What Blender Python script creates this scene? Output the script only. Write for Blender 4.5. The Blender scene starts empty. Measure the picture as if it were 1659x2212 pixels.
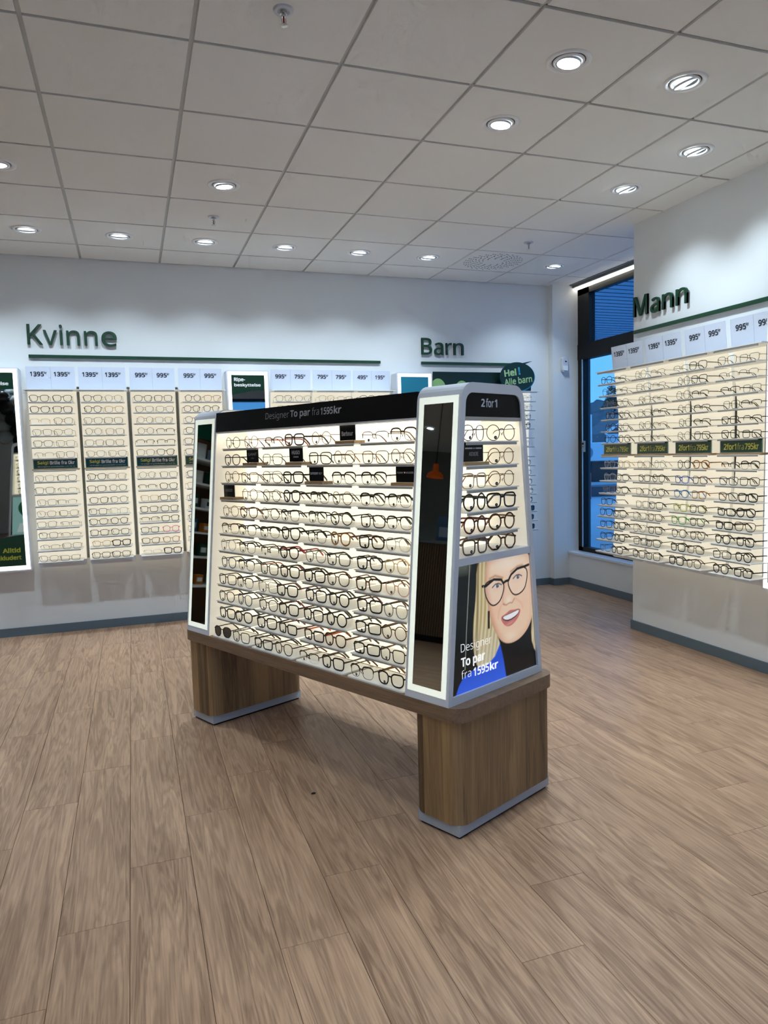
import bpy, bmesh, math, random
import numpy as np
from mathutils import Vector, Matrix
random.seed(7)
SC = bpy.context.scene
COL = SC.collection
PI = math.pi

# ------------------------------------------------------------------ camera
W, H = 1659, 2212
YAW, PITCH, ROLL, FPX = 0.3427228, -0.0902961, -0.0266305, 1579.882
SX, SY = 23.4185, 15.888
CAMZ = 1.3837


def camera():
    cy, sy = math.cos(YAW), math.sin(YAW)
    A = Matrix(((cy, -sy, 0), (sy, cy, 0), (0, 0, 1)))
    c, s = math.cos(PITCH), math.sin(PITCH)
    B = Matrix(((1, 0, 0), (0, c, s), (0, -s, c)))
    c, s = math.cos(ROLL), math.sin(ROLL)
    C = Matrix(((c, 0, s), (0, 1, 0), (-s, 0, c)))
    M = C @ B @ A                                  # rows: right, forward, up
    right, fwd, up = M[0], M[1], M[2]
    R = Matrix((right, up, -fwd)).transposed()
    cd = bpy.data.cameras.new('camera')
    cd.sensor_fit = 'VERTICAL'
    cd.sensor_height = 36.0
    cd.lens = FPX / H * 36.0
    cd.shift_x = -SX / H
    cd.shift_y = SY / H
    cd.clip_start = 0.05
    cd.clip_end = 800
    o = bpy.data.objects.new('camera', cd)
    o.matrix_world = Matrix.Translation((0, 0, CAMZ)) @ R.to_4x4()
    COL.objects.link(o)
    SC.camera = o


camera()

# ------------------------------------------------------------------ world, exposure
wd = bpy.data.worlds.new('dusk_sky')
SC.world = wd
wd.use_nodes = True
bgn = wd.node_tree.nodes['Background']
bgn.inputs[0].default_value = (0.10, 0.37, 0.86, 1)
bgn.inputs[1].default_value = 1.40
SC.view_settings.view_transform = 'Standard'
SC.view_settings.look = 'None'
SC.view_settings.gamma = 1.0
SC.view_settings.use_curve_mapping = False
SC.view_settings.exposure = 0.26
SC.cycles.use_denoising = True
SC.cycles.max_bounces = 6
SC.cycles.diffuse_bounces = 4
SC.cycles.glossy_bounces = 3
SC.cycles.transparent_max_bounces = 12
SC.cycles.use_adaptive_sampling = True
SC.cycles.adaptive_threshold = 0.12
SC.cycles.adaptive_min_samples = 12
SC.cycles.sample_clamp_indirect = 4.0
SPOT_W = 62.0
LIGHT_COL = (0.72, 0.88, 1.0)

# ------------------------------------------------------------------ helpers


def lin(h):
    if isinstance(h, str):
        h = tuple(int(h[i:i + 2], 16) / 255 for i in (0, 2, 4))
    return tuple(c / 12.92 if c <= 0.04045 else ((c + 0.055) / 1.055) ** 2.4 for c in h[:3])


MATS = {}


def mat(name, col, rough=0.5, metal=0.0, emit=None, es=0.0, spec=0.5, bump=None, noise=None, alpha=None):
    """principled; bump=(scale,strength), noise=(scale,amount)"""
    if name in MATS:
        return MATS[name]
    m = bpy.data.materials.new(name)
    m.use_nodes = True
    nt = m.node_tree
    b = nt.nodes['Principled BSDF']
    c = lin(col)
    b.inputs['Base Color'].default_value = (*c, 1)
    b.inputs['Roughness'].default_value = rough
    b.inputs['Metallic'].default_value = metal
    b.inputs['Specular IOR Level'].default_value = spec
    if emit is not None:
        b.inputs['Emission Color'].default_value = (*lin(emit), 1)
        b.inputs['Emission Strength'].default_value = es
    if bump or noise:
        tc = nt.nodes.new('ShaderNodeTexCoord')
    if noise:
        n = nt.nodes.new('ShaderNodeTexNoise')
        n.inputs['Scale'].default_value = noise[0]
        n.inputs['Detail'].default_value = 3
        nt.links.new(tc.outputs['Object'], n.inputs['Vector'])
        r = nt.nodes.new('ShaderNodeMapRange')
        r.inputs['To Min'].default_value = 1 - noise[1]
        r.inputs['To Max'].default_value = 1 + noise[1]
        nt.links.new(n.outputs['Fac'], r.inputs['Value'])
        mx = nt.nodes.new('ShaderNodeVectorMath')
        mx.operation = 'SCALE'
        mx.inputs[0].default_value = c
        nt.links.new(r.outputs[0], mx.inputs['Scale'])
        nt.links.new(mx.outputs[0], b.inputs['Base Color'])
    if bump:
        n = nt.nodes.new('ShaderNodeTexNoise')
        n.inputs['Scale'].default_value = bump[0]
        n.inputs['Detail'].default_value = 2
        nt.links.new(tc.outputs['Object'], n.inputs['Vector'])
        bp = nt.nodes.new('ShaderNodeBump')
        bp.inputs['Strength'].default_value = bump[1]
        bp.inputs['Distance'].default_value = 0.002
        nt.links.new(n.outputs['Fac'], bp.inputs['Height'])
        nt.links.new(bp.outputs[0], b.inputs['Normal'])
    MATS[name] = m
    return m


def thin_glass(name, tint=(1, 1, 1), gloss=0.08, rough=0.02, glossy_col=(1, 1, 1)):
    if name in MATS:
        return MATS[name]
    m = bpy.data.materials.new(name)
    m.use_nodes = True
    nt = m.node_tree
    nt.nodes.clear()
    out = nt.nodes.new('ShaderNodeOutputMaterial')
    t = nt.nodes.new('ShaderNodeBsdfTransparent')
    t.inputs[0].default_value = (*tint, 1)
    g = nt.nodes.new('ShaderNodeBsdfGlossy')
    g.inputs['Color'].default_value = (*glossy_col, 1)
    g.inputs['Roughness'].default_value = rough
    mx = nt.nodes.new('ShaderNodeMixShader')
    fr = nt.nodes.new('ShaderNodeLayerWeight')
    fr.inputs['Blend'].default_value = 0.5
    pw = nt.nodes.new('ShaderNodeMath')
    pw.operation = 'POWER'
    pw.inputs[1].default_value = 5.0
    nt.links.new(fr.outputs['Facing'], pw.inputs[0])
    mp = nt.nodes.new('ShaderNodeMath')
    mp.operation = 'MULTIPLY_ADD'
    mp.inputs[1].default_value = 0.7
    mp.inputs[2].default_value = gloss * 0.3
    mp.use_clamp = True
    nt.links.new(pw.outputs[0], mp.inputs[0])
    nt.links.new(mp.outputs[0], mx.inputs[0])
    nt.links.new(t.outputs[0], mx.inputs[1])
    nt.links.new(g.outputs[0], mx.inputs[2])
    nt.links.new(mx.outputs[0], out.inputs[0])
    MATS[name] = m
    return m


def wood(name, c1, c2, axis='Y', scale=1.0, rough=0.4, per_object=0.0, strip=0.0, bump=0.15, ring=0.09, fine=0.5):
    """grain stretched along axis; per_object tone variation; strip = width of vertical veneer strips"""
    if name in MATS:
        return MATS[name]
    m = bpy.data.materials.new(name)
    m.use_nodes = True
    nt = m.node_tree
    L = nt.links.new
    b = nt.nodes['Principled BSDF']
    b.inputs['Roughness'].default_value = rough
    tc = nt.nodes.new('ShaderNodeTexCoord')
    oi = nt.nodes.new('ShaderNodeObjectInfo')
    off = nt.nodes.new('ShaderNodeVectorMath')
    off.operation = 'SCALE'
    off.inputs[0].default_value = (37.0, 53.0, 11.0)
    L(oi.outputs['Random'], off.inputs['Scale'])
    add = nt.nodes.new('ShaderNodeVectorMath')
    add.operation = 'ADD'
    L(tc.outputs['Object'], add.inputs[0])
    L(off.outputs[0], add.inputs[1])
    vec = add.outputs[0]
    stripfac = None
    if strip:
        sp = nt.nodes.new('ShaderNodeSeparateXYZ')
        L(tc.outputs['Object'], sp.inputs[0])
        sm = nt.nodes.new('ShaderNodeMath')
        sm.operation = 'ADD'
        L(sp.outputs[0], sm.inputs[0])
        L(sp.outputs[1], sm.inputs[1])
        dv = nt.nodes.new('ShaderNodeMath')
        dv.operation = 'DIVIDE'
        dv.inputs[1].default_value = strip
        L(sm.outputs[0], dv.inputs[0])
        fl = nt.nodes.new('ShaderNodeMath')
        fl.operation = 'FLOOR'
        L(dv.outputs[0], fl.inputs[0])
        wn = nt.nodes.new('ShaderNodeTexWhiteNoise')
        wn.noise_dimensions = '1D'
        L(fl.outputs[0], wn.inputs['W'])
        stripfac = wn.outputs['Value']
        a2 = nt.nodes.new('ShaderNodeVectorMath')
        a2.operation = 'ADD'
        L(vec, a2.inputs[0])
        L(wn.outputs['Color'], a2.inputs[1])
        vec = a2.outputs[0]
    mp = nt.nodes.new('ShaderNodeMapping')
    st = {'X': (0.6, 9, 9), 'Y': (9, 0.6, 9), 'Z': (9, 9, 0.6)}[axis]
    mp.inputs['Scale'].default_value = tuple(v * scale for v in st)
    L(vec, mp.inputs['Vector'])
    n1 = nt.nodes.new('ShaderNodeTexNoise')
    n1.inputs['Scale'].default_value = 1.2
    n1.inputs['Detail'].default_value = 5
    n1.inputs['Distortion'].default_value = 1.2
    L(mp.outputs[0], n1.inputs['Vector'])
    # cathedral rings: sine of noise
    rg = nt.nodes.new('ShaderNodeMath')
    rg.operation = 'MULTIPLY'
    rg.inputs[1].default_value = 42.0
    L(n1.outputs['Fac'], rg.inputs[0])
    sn = nt.nodes.new('ShaderNodeMath')
    sn.operation = 'SINE'
    L(rg.outputs[0], sn.inputs[0])
    mp2 = nt.nodes.new('ShaderNodeMapping')
    st2 = {'X': (3, 90, 90), 'Y': (90, 3, 90), 'Z': (90, 90, 3)}[axis]
    mp2.inputs['Scale'].default_value = tuple(v * scale for v in st2)
    L(vec, mp2.inputs['Vector'])
    n2 = nt.nodes.new('ShaderNodeTexNoise')
    n2.inputs['Scale'].default_value = 1.5
    n2.inputs['Detail'].default_value = 2
    L(mp2.outputs[0], n2.inputs['Vector'])
    f1 = nt.nodes.new('ShaderNodeMath')
    f1.operation = 'MULTIPLY_ADD'
    f1.inputs[1].default_value = ring
    L(sn.outputs[0], f1.inputs[0])
    f0 = nt.nodes.new('ShaderNodeMath')
    f0.operation = 'MULTIPLY'
    f0.inputs[1].default_value = 0.6
    L(n1.outputs['Fac'], f0.inputs[0])
    L(f0.outputs[0], f1.inputs[2])
    f2 = nt.nodes.new('ShaderNodeMath')
    f2.operation = 'MULTIPLY_ADD'
    f2.inputs[1].default_value = fine
    L(n2.outputs['Fac'], f2.inputs[0])
    L(f1.outputs[0], f2.inputs[2])
    fac = f2.outputs[0]
    for src, amt in ((oi.outputs['Random'], per_object), (stripfac, 0.55 if strip else 0)):
        if amt and src is not None:
            k = nt.nodes.new('ShaderNodeMath')
            k.operation = 'MULTIPLY_ADD'
            k.inputs[1].default_value = amt
            L(src, k.inputs[0])
            L(fac, k.inputs[2])
            k2 = nt.nodes.new('ShaderNodeMath')
            k2.operation = 'SUBTRACT'
            k2.inputs[1].default_value = amt / 2
            L(k.outputs[0], k2.inputs[0])
            fac = k2.outputs[0]
    cr = nt.nodes.new('ShaderNodeValToRGB')
    mid = 0.3 + fine * 0.5
    cr.color_ramp.elements[0].position = mid - 0.32
    cr.color_ramp.elements[1].position = mid + 0.32
    cr.color_ramp.elements[0].color = (*lin(c1), 1)
    cr.color_ramp.elements[1].color = (*lin(c2), 1)
    L(fac, cr.inputs[0])
    L(cr.outputs[0], b.inputs['Base Color'])
    if bump:
        bn = nt.nodes.new('ShaderNodeBump')
        bn.inputs['Strength'].default_value = bump
        bn.inputs['Distance'].default_value = 0.001
        L(n2.outputs['Fac'], bn.inputs['Height'])
        L(bn.outputs[0], b.inputs['Normal'])
    MATS[name] = m
    return m


class MB:
    """collects boxes, prisms, tubes; build() links ONE mesh"""

    def __init__(self):
        self.v, self.f = [], []

    def add(self, verts, faces):
        n = len(self.v)
        self.v += [tuple(p) for p in verts]
        self.f += [tuple(i + n for i in q) for q in faces]
        return self

    def box(self, x0, x1, y0, y1, z0, z1, fn=None):
        vs = [(x, y, z) for z in (z0, z1) for y in (y0, y1) for x in (x0, x1)]
        if fn:
            vs = [fn(*p) for p in vs]
        return self.add(vs, [(0, 2, 3, 1), (4, 5, 7, 6), (0, 1, 5, 4), (2, 6, 7, 3), (0, 4, 6, 2), (1, 3, 7, 5)])

    def prism(self, poly, a, b, fn):
        """poly list of 2D; fn(u,v,t)->xyz; between t=a and t=b"""
        n = len(poly)
        vs = [fn(u, v, a) for u, v in poly] + [fn(u, v, b) for u, v in poly]
        fs = [tuple(range(n))[::-1], tuple(range(n, 2 * n))]
        fs += [(i, (i + 1) % n, n + (i + 1) % n, n + i) for i in range(n)]
        return self.add(vs, fs)

    def ring(self, outer, inner, a, b, fn, closed=True):
        """band between two equally long outlines"""
        n = len(outer)
        vs = [fn(u, v, a) for u, v in outer] + [fn(u, v, a) for u, v in inner] + \
             [fn(u, v, b) for u, v in outer] + [fn(u, v, b) for u, v in inner]
        fs = []
        for i in range(n if closed else n - 1):
            j = (i + 1) % n
            fs += [(i, j, n + j, n + i), (2 * n + i, 3 * n + i, 3 * n + j, 2 * n + j),
                   (i, 2 * n + i, 2 * n + j, j), (n + i, n + j, 3 * n + j, 3 * n + i)]
        if not closed:
            fs += [(0, n, 3 * n, 2 * n), (n - 1, 3 * n - 1, 4 * n - 1, 2 * n - 1)]
        return self.add(vs, fs)

    def lathe(self, prof, seg=24, axis_fn=None):
        """prof: (r,z) list around z"""
        vs = []
        for k in range(seg):
            a = 2 * PI * k / seg
            vs += [(r * math.cos(a), r * math.sin(a), z) for r, z in prof]
        if axis_fn:
            vs = [axis_fn(*p) for p in vs]
        m = len(prof)
        fs = []
        for k in range(seg):
            k2 = (k + 1) % seg
            for i in range(m - 1):
                fs.append((k * m + i, k2 * m + i, k2 * m + i + 1, k * m + i + 1))
        return self.add(vs, fs)

    def disc(self, r, z, seg=24, fn=None, up=True, cx=0, cy=0):
        vs = [(cx + r * math.cos(2 * PI * k / seg), cy + r * math.sin(2 * PI * k / seg), z) for k in range(seg)]
        if fn:
            vs = [fn(*p) for p in vs]
        q = tuple(range(seg))
        return self.add(vs, [q if up else q[::-1]])

    def sweep(self, path, prof_fn, closed=False, seg=6, up=Vector((0, 0, 1))):
        """path of Vectors; prof_fn(i)->(w,h) half sizes across (side, up)"""
        n = len(path)
        vs = []
        for i, p in enumerate(path):
            a = path[(i - 1) % n] if (closed or i > 0) else p
            b = path[(i + 1) % n] if (closed or i < n - 1) else p
            t = (Vector(b) - Vector(a)).normalized()
            sd = t.cross(up)
            if sd.length < 1e-6:
                sd = Vector((1, 0, 0))
            sd.normalize()
            u = sd.cross(t).normalized()
            w, h = prof_fn(i)
            for k in range(seg):
                an = 2 * PI * (k + 0.5) / seg
                vs.append(tuple(Vector(p) + sd * (w * math.cos(an)) + u * (h * math.sin(an))))
        fs = []
        for i in range(n if closed else n - 1):
            j = (i + 1) % n
            for k in range(seg):
                k2 = (k + 1) % seg
                fs.append((i * seg + k, i * seg + k2, j * seg + k2, j * seg + k))
        if not closed:
            fs += [tuple(range(seg))[::-1], tuple((n - 1) * seg + k for k in range(seg))]
        return self.add(vs, fs)

    def mesh(self, name, smooth=False, bevel=0.0):
        me = bpy.data.meshes.new(name)
        me.from_pydata(self.v, [], self.f)
        me.update()
        bm = bmesh.new()
        bm.from_mesh(me)
        bmesh.ops.recalc_face_normals(bm, faces=bm.faces)
        if bevel:
            bmesh.ops.bevel(bm, geom=[e for e in bm.edges if len(e.link_faces) == 2 and e.calc_face_angle(0) > 0.6],
                            offset=bevel, segments=2, affect='EDGES', profile=0.5)
        bm.to_mesh(me)
        bm.free()
        if smooth:
            for p in me.polygons:
                p.use_smooth = True
        return me


def ob(name, me, m, parent=None, loc=(0, 0, 0), rz=0.0, rot=None):
    o = bpy.data.objects.new(name, me)
    COL.objects.link(o)
    o.location = loc
    o.rotation_euler = rot if rot else (0, 0, rz)
    if parent:
        o.parent = parent
    if m is not None:
        if len(me.materials) == 0:
            me.materials.append(m)
        elif me.materials[0] is not m:
            o.material_slots[0].link = 'OBJECT'
            o.material_slots[0].material = m
    return o


def tag(o, label, cat, group=None, kind=None):
    if label:
        o['label'] = label
    if cat:
        o['category'] = cat
    if group:
        o['group'] = group
    if kind:
        o['kind'] = kind
    return o


def empty(name, label, cat, loc=(0, 0, 0), rz=0.0, group=None, kind=None):
    o = bpy.data.objects.new(name, None)
    o.empty_display_size = 0.05
    COL.objects.link(o)
    o.location = loc
    o.rotation_euler = (0, 0, rz)
    return tag(o, label, cat, group, kind)


def struct(name, me, m, label=None):
    o = ob(name, me, m)
    o['kind'] = 'structure'
    if label:
        o['label'] = label
    return o


_T = {}


def sans_font():
    """the sans font that ships inside Blender; falls back to the built-in one"""
    import os
    try:
        return bpy.data.fonts.load(os.path.join(bpy.utils.system_resource('DATAFILES'), 'fonts', 'NotoSansHebrew-Regular.woff2'))
    except Exception:
        return None


FONT = sans_font()


def text_mesh(s, bold=0.0, extrude=0.0):
    """flat (or extruded) text in x (right), y (up), bottom-left of the box at 0,0; returns numpy verts, faces, (w,h)"""
    key = (s, bold, extrude)
    if key not in _T:
        c = bpy.data.curves.new('t', 'FONT')
        c.body = s
        c.size = 1.0
        if FONT is not None and all(ord(ch) < 256 for ch in s):
            c.font = FONT
        c.offset = bold
        c.extrude = extrude
        c.resolution_u = 3
        c.fill_mode = 'BOTH' if extrude else 'FRONT'
        o = bpy.data.objects.new('t', c)
        COL.objects.link(o)
        dg = bpy.context.evaluated_depsgraph_get()
        me = bpy.data.meshes.new_from_object(o.evaluated_get(dg))
        vs = np.array([v.co[:] for v in me.vertices]) if len(me.vertices) else np.zeros((0, 3))
        fs = [tuple(p.vertices) for p in me.polygons]
        bpy.data.objects.remove(o)
        bpy.data.curves.remove(c)
        bpy.data.meshes.remove(me)
        mn, mx = vs[:, :2].min(0), vs[:, :2].max(0)
        vs[:, :2] -= mn
        _T[key] = (vs, fs, mx - mn)
    return _T[key]


def put_text(mb, s, x0, x1, z0, z1, fn, bold=0.0, depth=0.0):
    """text fitted to a box; fn(u, v, n)->xyz, n = out of the surface; bold strokes are laid side by side"""
    vs, fs, (w, h) = text_mesh(s, min(bold, 0.0), 0.5 if depth else 0.0)
    k = max(bold, 0.0) * 1.6
    du, dv = k * (x1 - x0) / w, k * (z1 - z0) / h
    um, vm_ = (x0 + x1) / 2, (z0 + z1) / 2
    p0 = Vector(fn(um, vm_, 0.0))
    nrm = (Vector(fn(um + .01, vm_, 0.0)) - p0).cross(Vector(fn(um, vm_ + .01, 0.0)) - p0).normalized()
    for q, (ou, ov) in enumerate(((0, 0), (-du, -dv), (du, -dv), (du, dv), (-du, dv)) if k else ((0, 0),)):
        out = []
        for x, y, z in vs:
            u = x0 + du + x / w * (x1 - x0 - 2 * du) + ou
            v = z0 + dv + y / h * (z1 - z0 - 2 * dv) + ov
            out.append(tuple(Vector(fn(u, v, (z + 0.5) * depth if depth else 0.0)) + nrm * (0.00012 * q)))
        mb.add(out, fs)
    return mb


def rrect(x0, x1, z0, z1, r, seg=5, corners=(1, 1, 1, 1)):
    """rounded rectangle outline, ccw from bottom-left; corners bl, br, tr, tl"""
    pts = []
    for k, (cx, cz, a0) in enumerate(((x0 + r, z0 + r, PI), (x1 - r, z0 + r, 1.5 * PI), (x1 - r, z1 - r, 0), (x0 + r, z1 - r, 0.5 * PI))):
        if corners[k]:
            pts += [(cx + r * math.cos(a0 + PI / 2 * i / seg), cz + r * math.sin(a0 + PI / 2 * i / seg)) for i in range(seg + 1)]
        else:
            pts.append((x0 if k in (0, 3) else x1, z0 if k in (0, 1) else z1))
    return pts


# ------------------------------------------------------------------ materials
M_WALL = mat('wall_paint', 'dfe2e3', 0.6, bump=(250, 0.03))
M_TILE = mat('ceiling_tile', 'f0efec', 0.85, bump=(400, 0.25), noise=(900, 0.03))
M_TBAR = mat('ceiling_bar', 'c9cac8', 0.5)
M_BASE = mat('grey_skirting', '5d6c76', 0.5)
M_WHITE = mat('white_lacquer', 'd3d8e2', 0.35)
M_SHELF = mat('white_shelf', 'f6f6f3', 0.35)
M_RAIL = mat('grey_rail', 'a9a9a6', 0.4)
M_BLACK = mat('black_board', '050608', 0.5, spec=.2)
M_CARD = mat('black_card', '060808', 0.3, spec=.3)
M_GREENCARD = mat('green_card', '0e4230', 0.25)
M_SIGNTXT = mat('silver_print', 'c4cad6', 0.4)
M_WHITETXT = mat('white_print', 'f4f4f4', 0.5)
M_YELTXT = mat('lime_print', 'd9dc62', 0.5)
M_NAVYTXT = mat('navy_print', '141a2c', 0.5)
M_GREEN = mat('green_lettering', '0f3d27', 0.4)
M_HEADER = mat('price_card', 'd9e1f2', 0.35)
M_GAPSHADE = mat('gap_shade_grey', '5d605c', 0.5)  # shade on the wall between back wall panels, put into a colour
M_PANEL = mat('backlit_cream_panel', 'ece6d8', 0.5, emit='f8efd8', es=0.50)
M_KPANEL = mat('backlit_kiosk_panel', 'f0eadc', 0.5, emit='fbf2da', es=0.80)
M_GLOW = mat('lit_frosted_border', 'f0f4ec', 0.4, emit='eef6e6', es=0.50)
M_GLOWW = mat('lit_white_border', 'ffffff', 0.4, emit='fdfdf6', es=1.1)
M_LED = mat('led_strip_light', 'ffffff', 0.4, emit='fff3dc', es=9.0)
M_LEDW = mat('led_line_light', 'ffffff', 0.4, emit='fff8ea', es=5.0)
M_LAMP = mat('downlight_lamp', 'ffffff', 0.4, emit='e6f6ff', es=14.0)
M_MIRROR = mat('mirror_glass', 'b4bab8', 0.02, metal=1.0)
M_BLKFRAME = mat('black_window_frame', '08090b', 0.5, spec=.3)
M_PLINTH = mat('grey_plinth', 'b0b9c4', 0.35, metal=0.1)
M_ACRYL = thin_glass('acrylic', (0.96, 0.97, 0.96), 0.12)
M_LENS = thin_glass('demo_lens', (0.97, 0.975, 0.97), 0.10)
M_SUN = thin_glass('sun_lens', (0.035, 0.038, 0.036), 0.3)
M_WINGLASS = thin_glass('window_glass', (0.93, 0.96, 0.97), 0.05)
M_OAK = wood('kiosk_oak', '58422e', 'a5845c', 'Z', 1.4, 0.45, 0.0, strip=0.095, ring=.05)
M_OAKTOP = wood('kiosk_top_oak', '5f4938', '957a61', 'X', 2.4, 0.45, ring=.03, fine=.7)
M_SIGNWOOD = wood('sign_block_oak', '8a6c4c', 'c7a67c', 'X', 3.0, 0.5)
M_FLOOR = wood('floor_plank_oak', '80604a', 'c8a384', 'Y', 1.5, 0.40, 0.10, bump=0.3, ring=0.11, fine=0.55)
M_JOINT = mat('floor_joint', '4d3b30', 0.7)

# ------------------------------------------------------------------ room shell
BW, RW, CE = 6.4675, 3.5378, 2.9919          # back wall Y, right partition X, ceiling Z
WX = 4.165                                   # window wall inner face
LWX, FY = -9.6, -3.6                         # left wall, wall behind the camera

GX0, GY0, TS = -0.2915, 3.0597, 0.6         # ceiling grid

# floor with separate planks
fl = struct('floor', MB().box(LWX, 4.5, FY, BW + 0.1, -0.06, -0.0115).mesh('floor'), M_JOINT)
PWD, PLN = 0.2, 1.2
_pm = {}


def plank(x0, x1, y0, y1):
    g = 0.00045
    key = (round(x1 - x0, 3), round(y1 - y0, 3))
    if key not in _pm:
        w, l = key
        mb = MB()
        b = 0.0008
        mb.add([(g, g, 0), (w - g, g, 0), (w - g, l - g, 0), (g, l - g, 0),
                (g, g, 0.010), (w - g, g, 0.010), (w - g, l - g, 0.010), (g, l - g, 0.010),
                (g + b, g + b, 0.0115), (w - g - b, g + b, 0.0115), (w - g - b, l - g - b, 0.0115), (g + b, l - g - b, 0.0115)],
               [(0, 1, 5, 4), (1, 2, 6, 5), (2, 3, 7, 6), (3, 0, 4, 7), (4, 5, 9, 8), (5, 6, 10, 9), (6, 7, 11, 10), (7, 4, 8, 11), (8, 9, 10, 11), (3, 2, 1, 0)])
        _pm[key] = mb.mesh('plank')
    ob('plank', _pm[key], M_FLOOR, fl, (x0, y0, -0.0115))


for k in range(-17, 22):
    x0 = -0.08 + PWD * k
    x1 = min(x0 + PWD, WX)
    if x1 - x0 < 0.02:
        continue
    yj = (2.55 + 0.3 * k) % PLN
    y = yj - PLN * 2
    while y < BW:
        a, b = max(y, -0.6), min(y + PLN, BW)
        if b - a > 0.03:
            plank(x0, x1, a, b)
        y += PLN

struct('ceiling_margin', MB().box(LWX, GX0 - TS * 7, FY, BW, CE, CE + .0195).box(GX0 - TS * 7, 4.18, FY, GY0 - TS * 8, CE, CE + .0195).mesh('ceiling_margin'), M_TILE)
struct('floor_margin', MB().box(LWX, -3.48, FY, BW, -0.0113, 0).box(-3.48, WX, FY, -0.6, -0.0113, 0).mesh('floor_margin'), M_FLOOR)

# walls
struct('wall_back', MB().box(LWX, 3.985, BW, BW + 0.12, 0, 3.3).box(3.985, 4.31, 6.388, BW + 0.12, 0, 3.3).mesh('wall_back'), M_WALL)
struct('wall_left', MB().box(LWX - 0.12, LWX, FY, BW, 0, 3.3).mesh('wall_left'), mat('dark_left_wall', '7d817c', 0.6))
struct('wall_front', MB().box(LWX, -1.8, FY - 0.12, FY, 0, 3.3).box(3.3, 4.5, FY - 0.12, FY, 0, 3.3).box(-1.8, 3.3, FY - 0.12, FY, 0, .35).box(-1.8, 3.3, FY - 0.12, FY, 2.65, 3.3).mesh('wall_front'), M_WALL)
shopfront = struct('window_2', MB().box(-1.8, 3.3, FY - .09, FY - .03, .35, .42).box(-1.8, 3.3, FY - .09, FY - .03, 2.58, 2.65).mesh('window_2'), mat('black_window_frame', '0a0b0d', 0.4), 'black framed shop window behind the camera')
for i in range(5):
    ob('mullion', MB().box(-.035, .035, FY - .092, FY - .028, .35, 2.65).mesh('mullion'), mat('black_window_frame', '0a0b0d'), shopfront, (-1.765 + 1.2575 * i, 0, 0))
for i in range(4):
    ob('pane', MB().box(-1.73 + 1.2575 * i, -1.73 + 1.2575 * i + 1.1875, FY - .062, FY - .058, .42, 2.58).mesh('pane'), M_WINGLASS, shopfront)
struct('wall_partition', MB().box(RW, RW + 0.12, FY, 4.568, 0, 3.3).mesh('wall_partition'), M_WALL)
# window wall: low wall below sill, head above, pier past the window
WY0, WY1 = 2.0, 6.388
struct('wall_window', MB().box(WX, 4.40, FY, WY1, 0, 0.315).box(WX + 0.02, 4.40, FY, WY0, 0.315, 3.3)
       .box(4.27, 4.40, WY0, WY1, 2.96, 3.3).mesh('wall_window'), M_WALL)
struct('window_sill', MB().box(WX - 0.012, 4.30, WY0, WY1, 0.315, 0.340).mesh('window_sill', bevel=0.003), M_WHITE)


def skirt(name, boxes):
    mb = MB()
    for b in boxes:
        mb.box(*b)
    struct(name, mb.mesh(name), M_BASE)


BH, BT = 0.068, 0.012
skirt('baseboard_back', [(LWX, 3.985 - BT, BW - BT, BW, 0, BH), (3.985 - BT, 3.985, 6.388 - BT, BW, 0, BH), (3.985, WX, 6.388 - BT, 6.388, 0, BH)])
skirt('baseboard_window', [(WX - BT, WX, FY, 6.388 - BT, 0, BH)])
skirt('baseboard_partition', [(RW - BT, RW, FY, 4.568 + BT, 0, BH), (RW, RW + 0.12, 4.568, 4.568 + BT, 0, BH), (RW + 0.12, RW + 0.12 + BT, FY, 4.568 + BT, 0, BH)])

# ceiling: deck above, grid bars, separate tiles
ce = struct('ceiling', MB().box(LWX, 4.20, FY, BW, CE + 0.02, CE + 0.25).mesh('ceiling'), M_TBAR)
_tm = {}


def tile(x0, x1, y0, y1):
    w, d = round(x1 - x0, 3), round(y1 - y0, 3)
    g = 0.009
    if (w, d) not in _tm:
        _tm[(w, d)] = MB().box(g, w - g, g, d - g, 0, 0.012).mesh('ceiling_tile', bevel=0.0015)
    ob('ceiling_tile', _tm[(w, d)], M_TILE, ce, (x0, y0, CE))


VENT = (5, 4)
for i in range(-7, 8):
    for j in range(-8, 6):
        x0, x1 = max(GX0 + TS * i, LWX), min(GX0 + TS * (i + 1), 4.18)
        y0, y1 = max(GY0 + TS * j, FY), min(GY0 + TS * (j + 1), BW)
        if x1 - x0 < 0.03 or y1 - y0 < 0.03 or (i, j) == VENT:
            continue
        tile(x0, x1, y0, y1)
bar_y = MB().box(-0.012, 0.012, 0, BW - GY0 + TS * 8 - 0.002, 0, 0.0065).mesh('grid_bar')
bar_x = MB().box(0, 4.18 - GX0 + TS * 7, -0.012, 0.012, 0, 0.006).mesh('cross_bar')
for i in range(-6, 8):
    ob('grid_bar', bar_y, M_TBAR, ce, (GX0 + TS * i, GY0 - TS * 8, CE + 0.0125))
for j in range(-7, 6):
    ob('cross_bar', bar_x, mat('cross_bar_grey', 'a9aaa8', 0.6), ce, (GX0 - TS * 7, GY0 + TS * j, CE + 0.0135))
# light cove above the window: grey fascia and a LED line
struct('trim_1', MB().box(4.18, 4.215, WY0, WY1, CE - 0.004, CE + 0.2).box(4.215, 4.27, WY0, WY1, 2.965, 3.02).mesh('trim_1'), mat('grey_fascia', '777c7e', 0.5),
       'grey metal fascia between ceiling and window head')
lt = tag(ob('led_line', MB().box(4.235, 4.262, WY0, WY1 - 0.01, 2.945, 2.962).mesh('led_line'), M_LEDW), 'glowing white light line along the window head', 'light')

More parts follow.
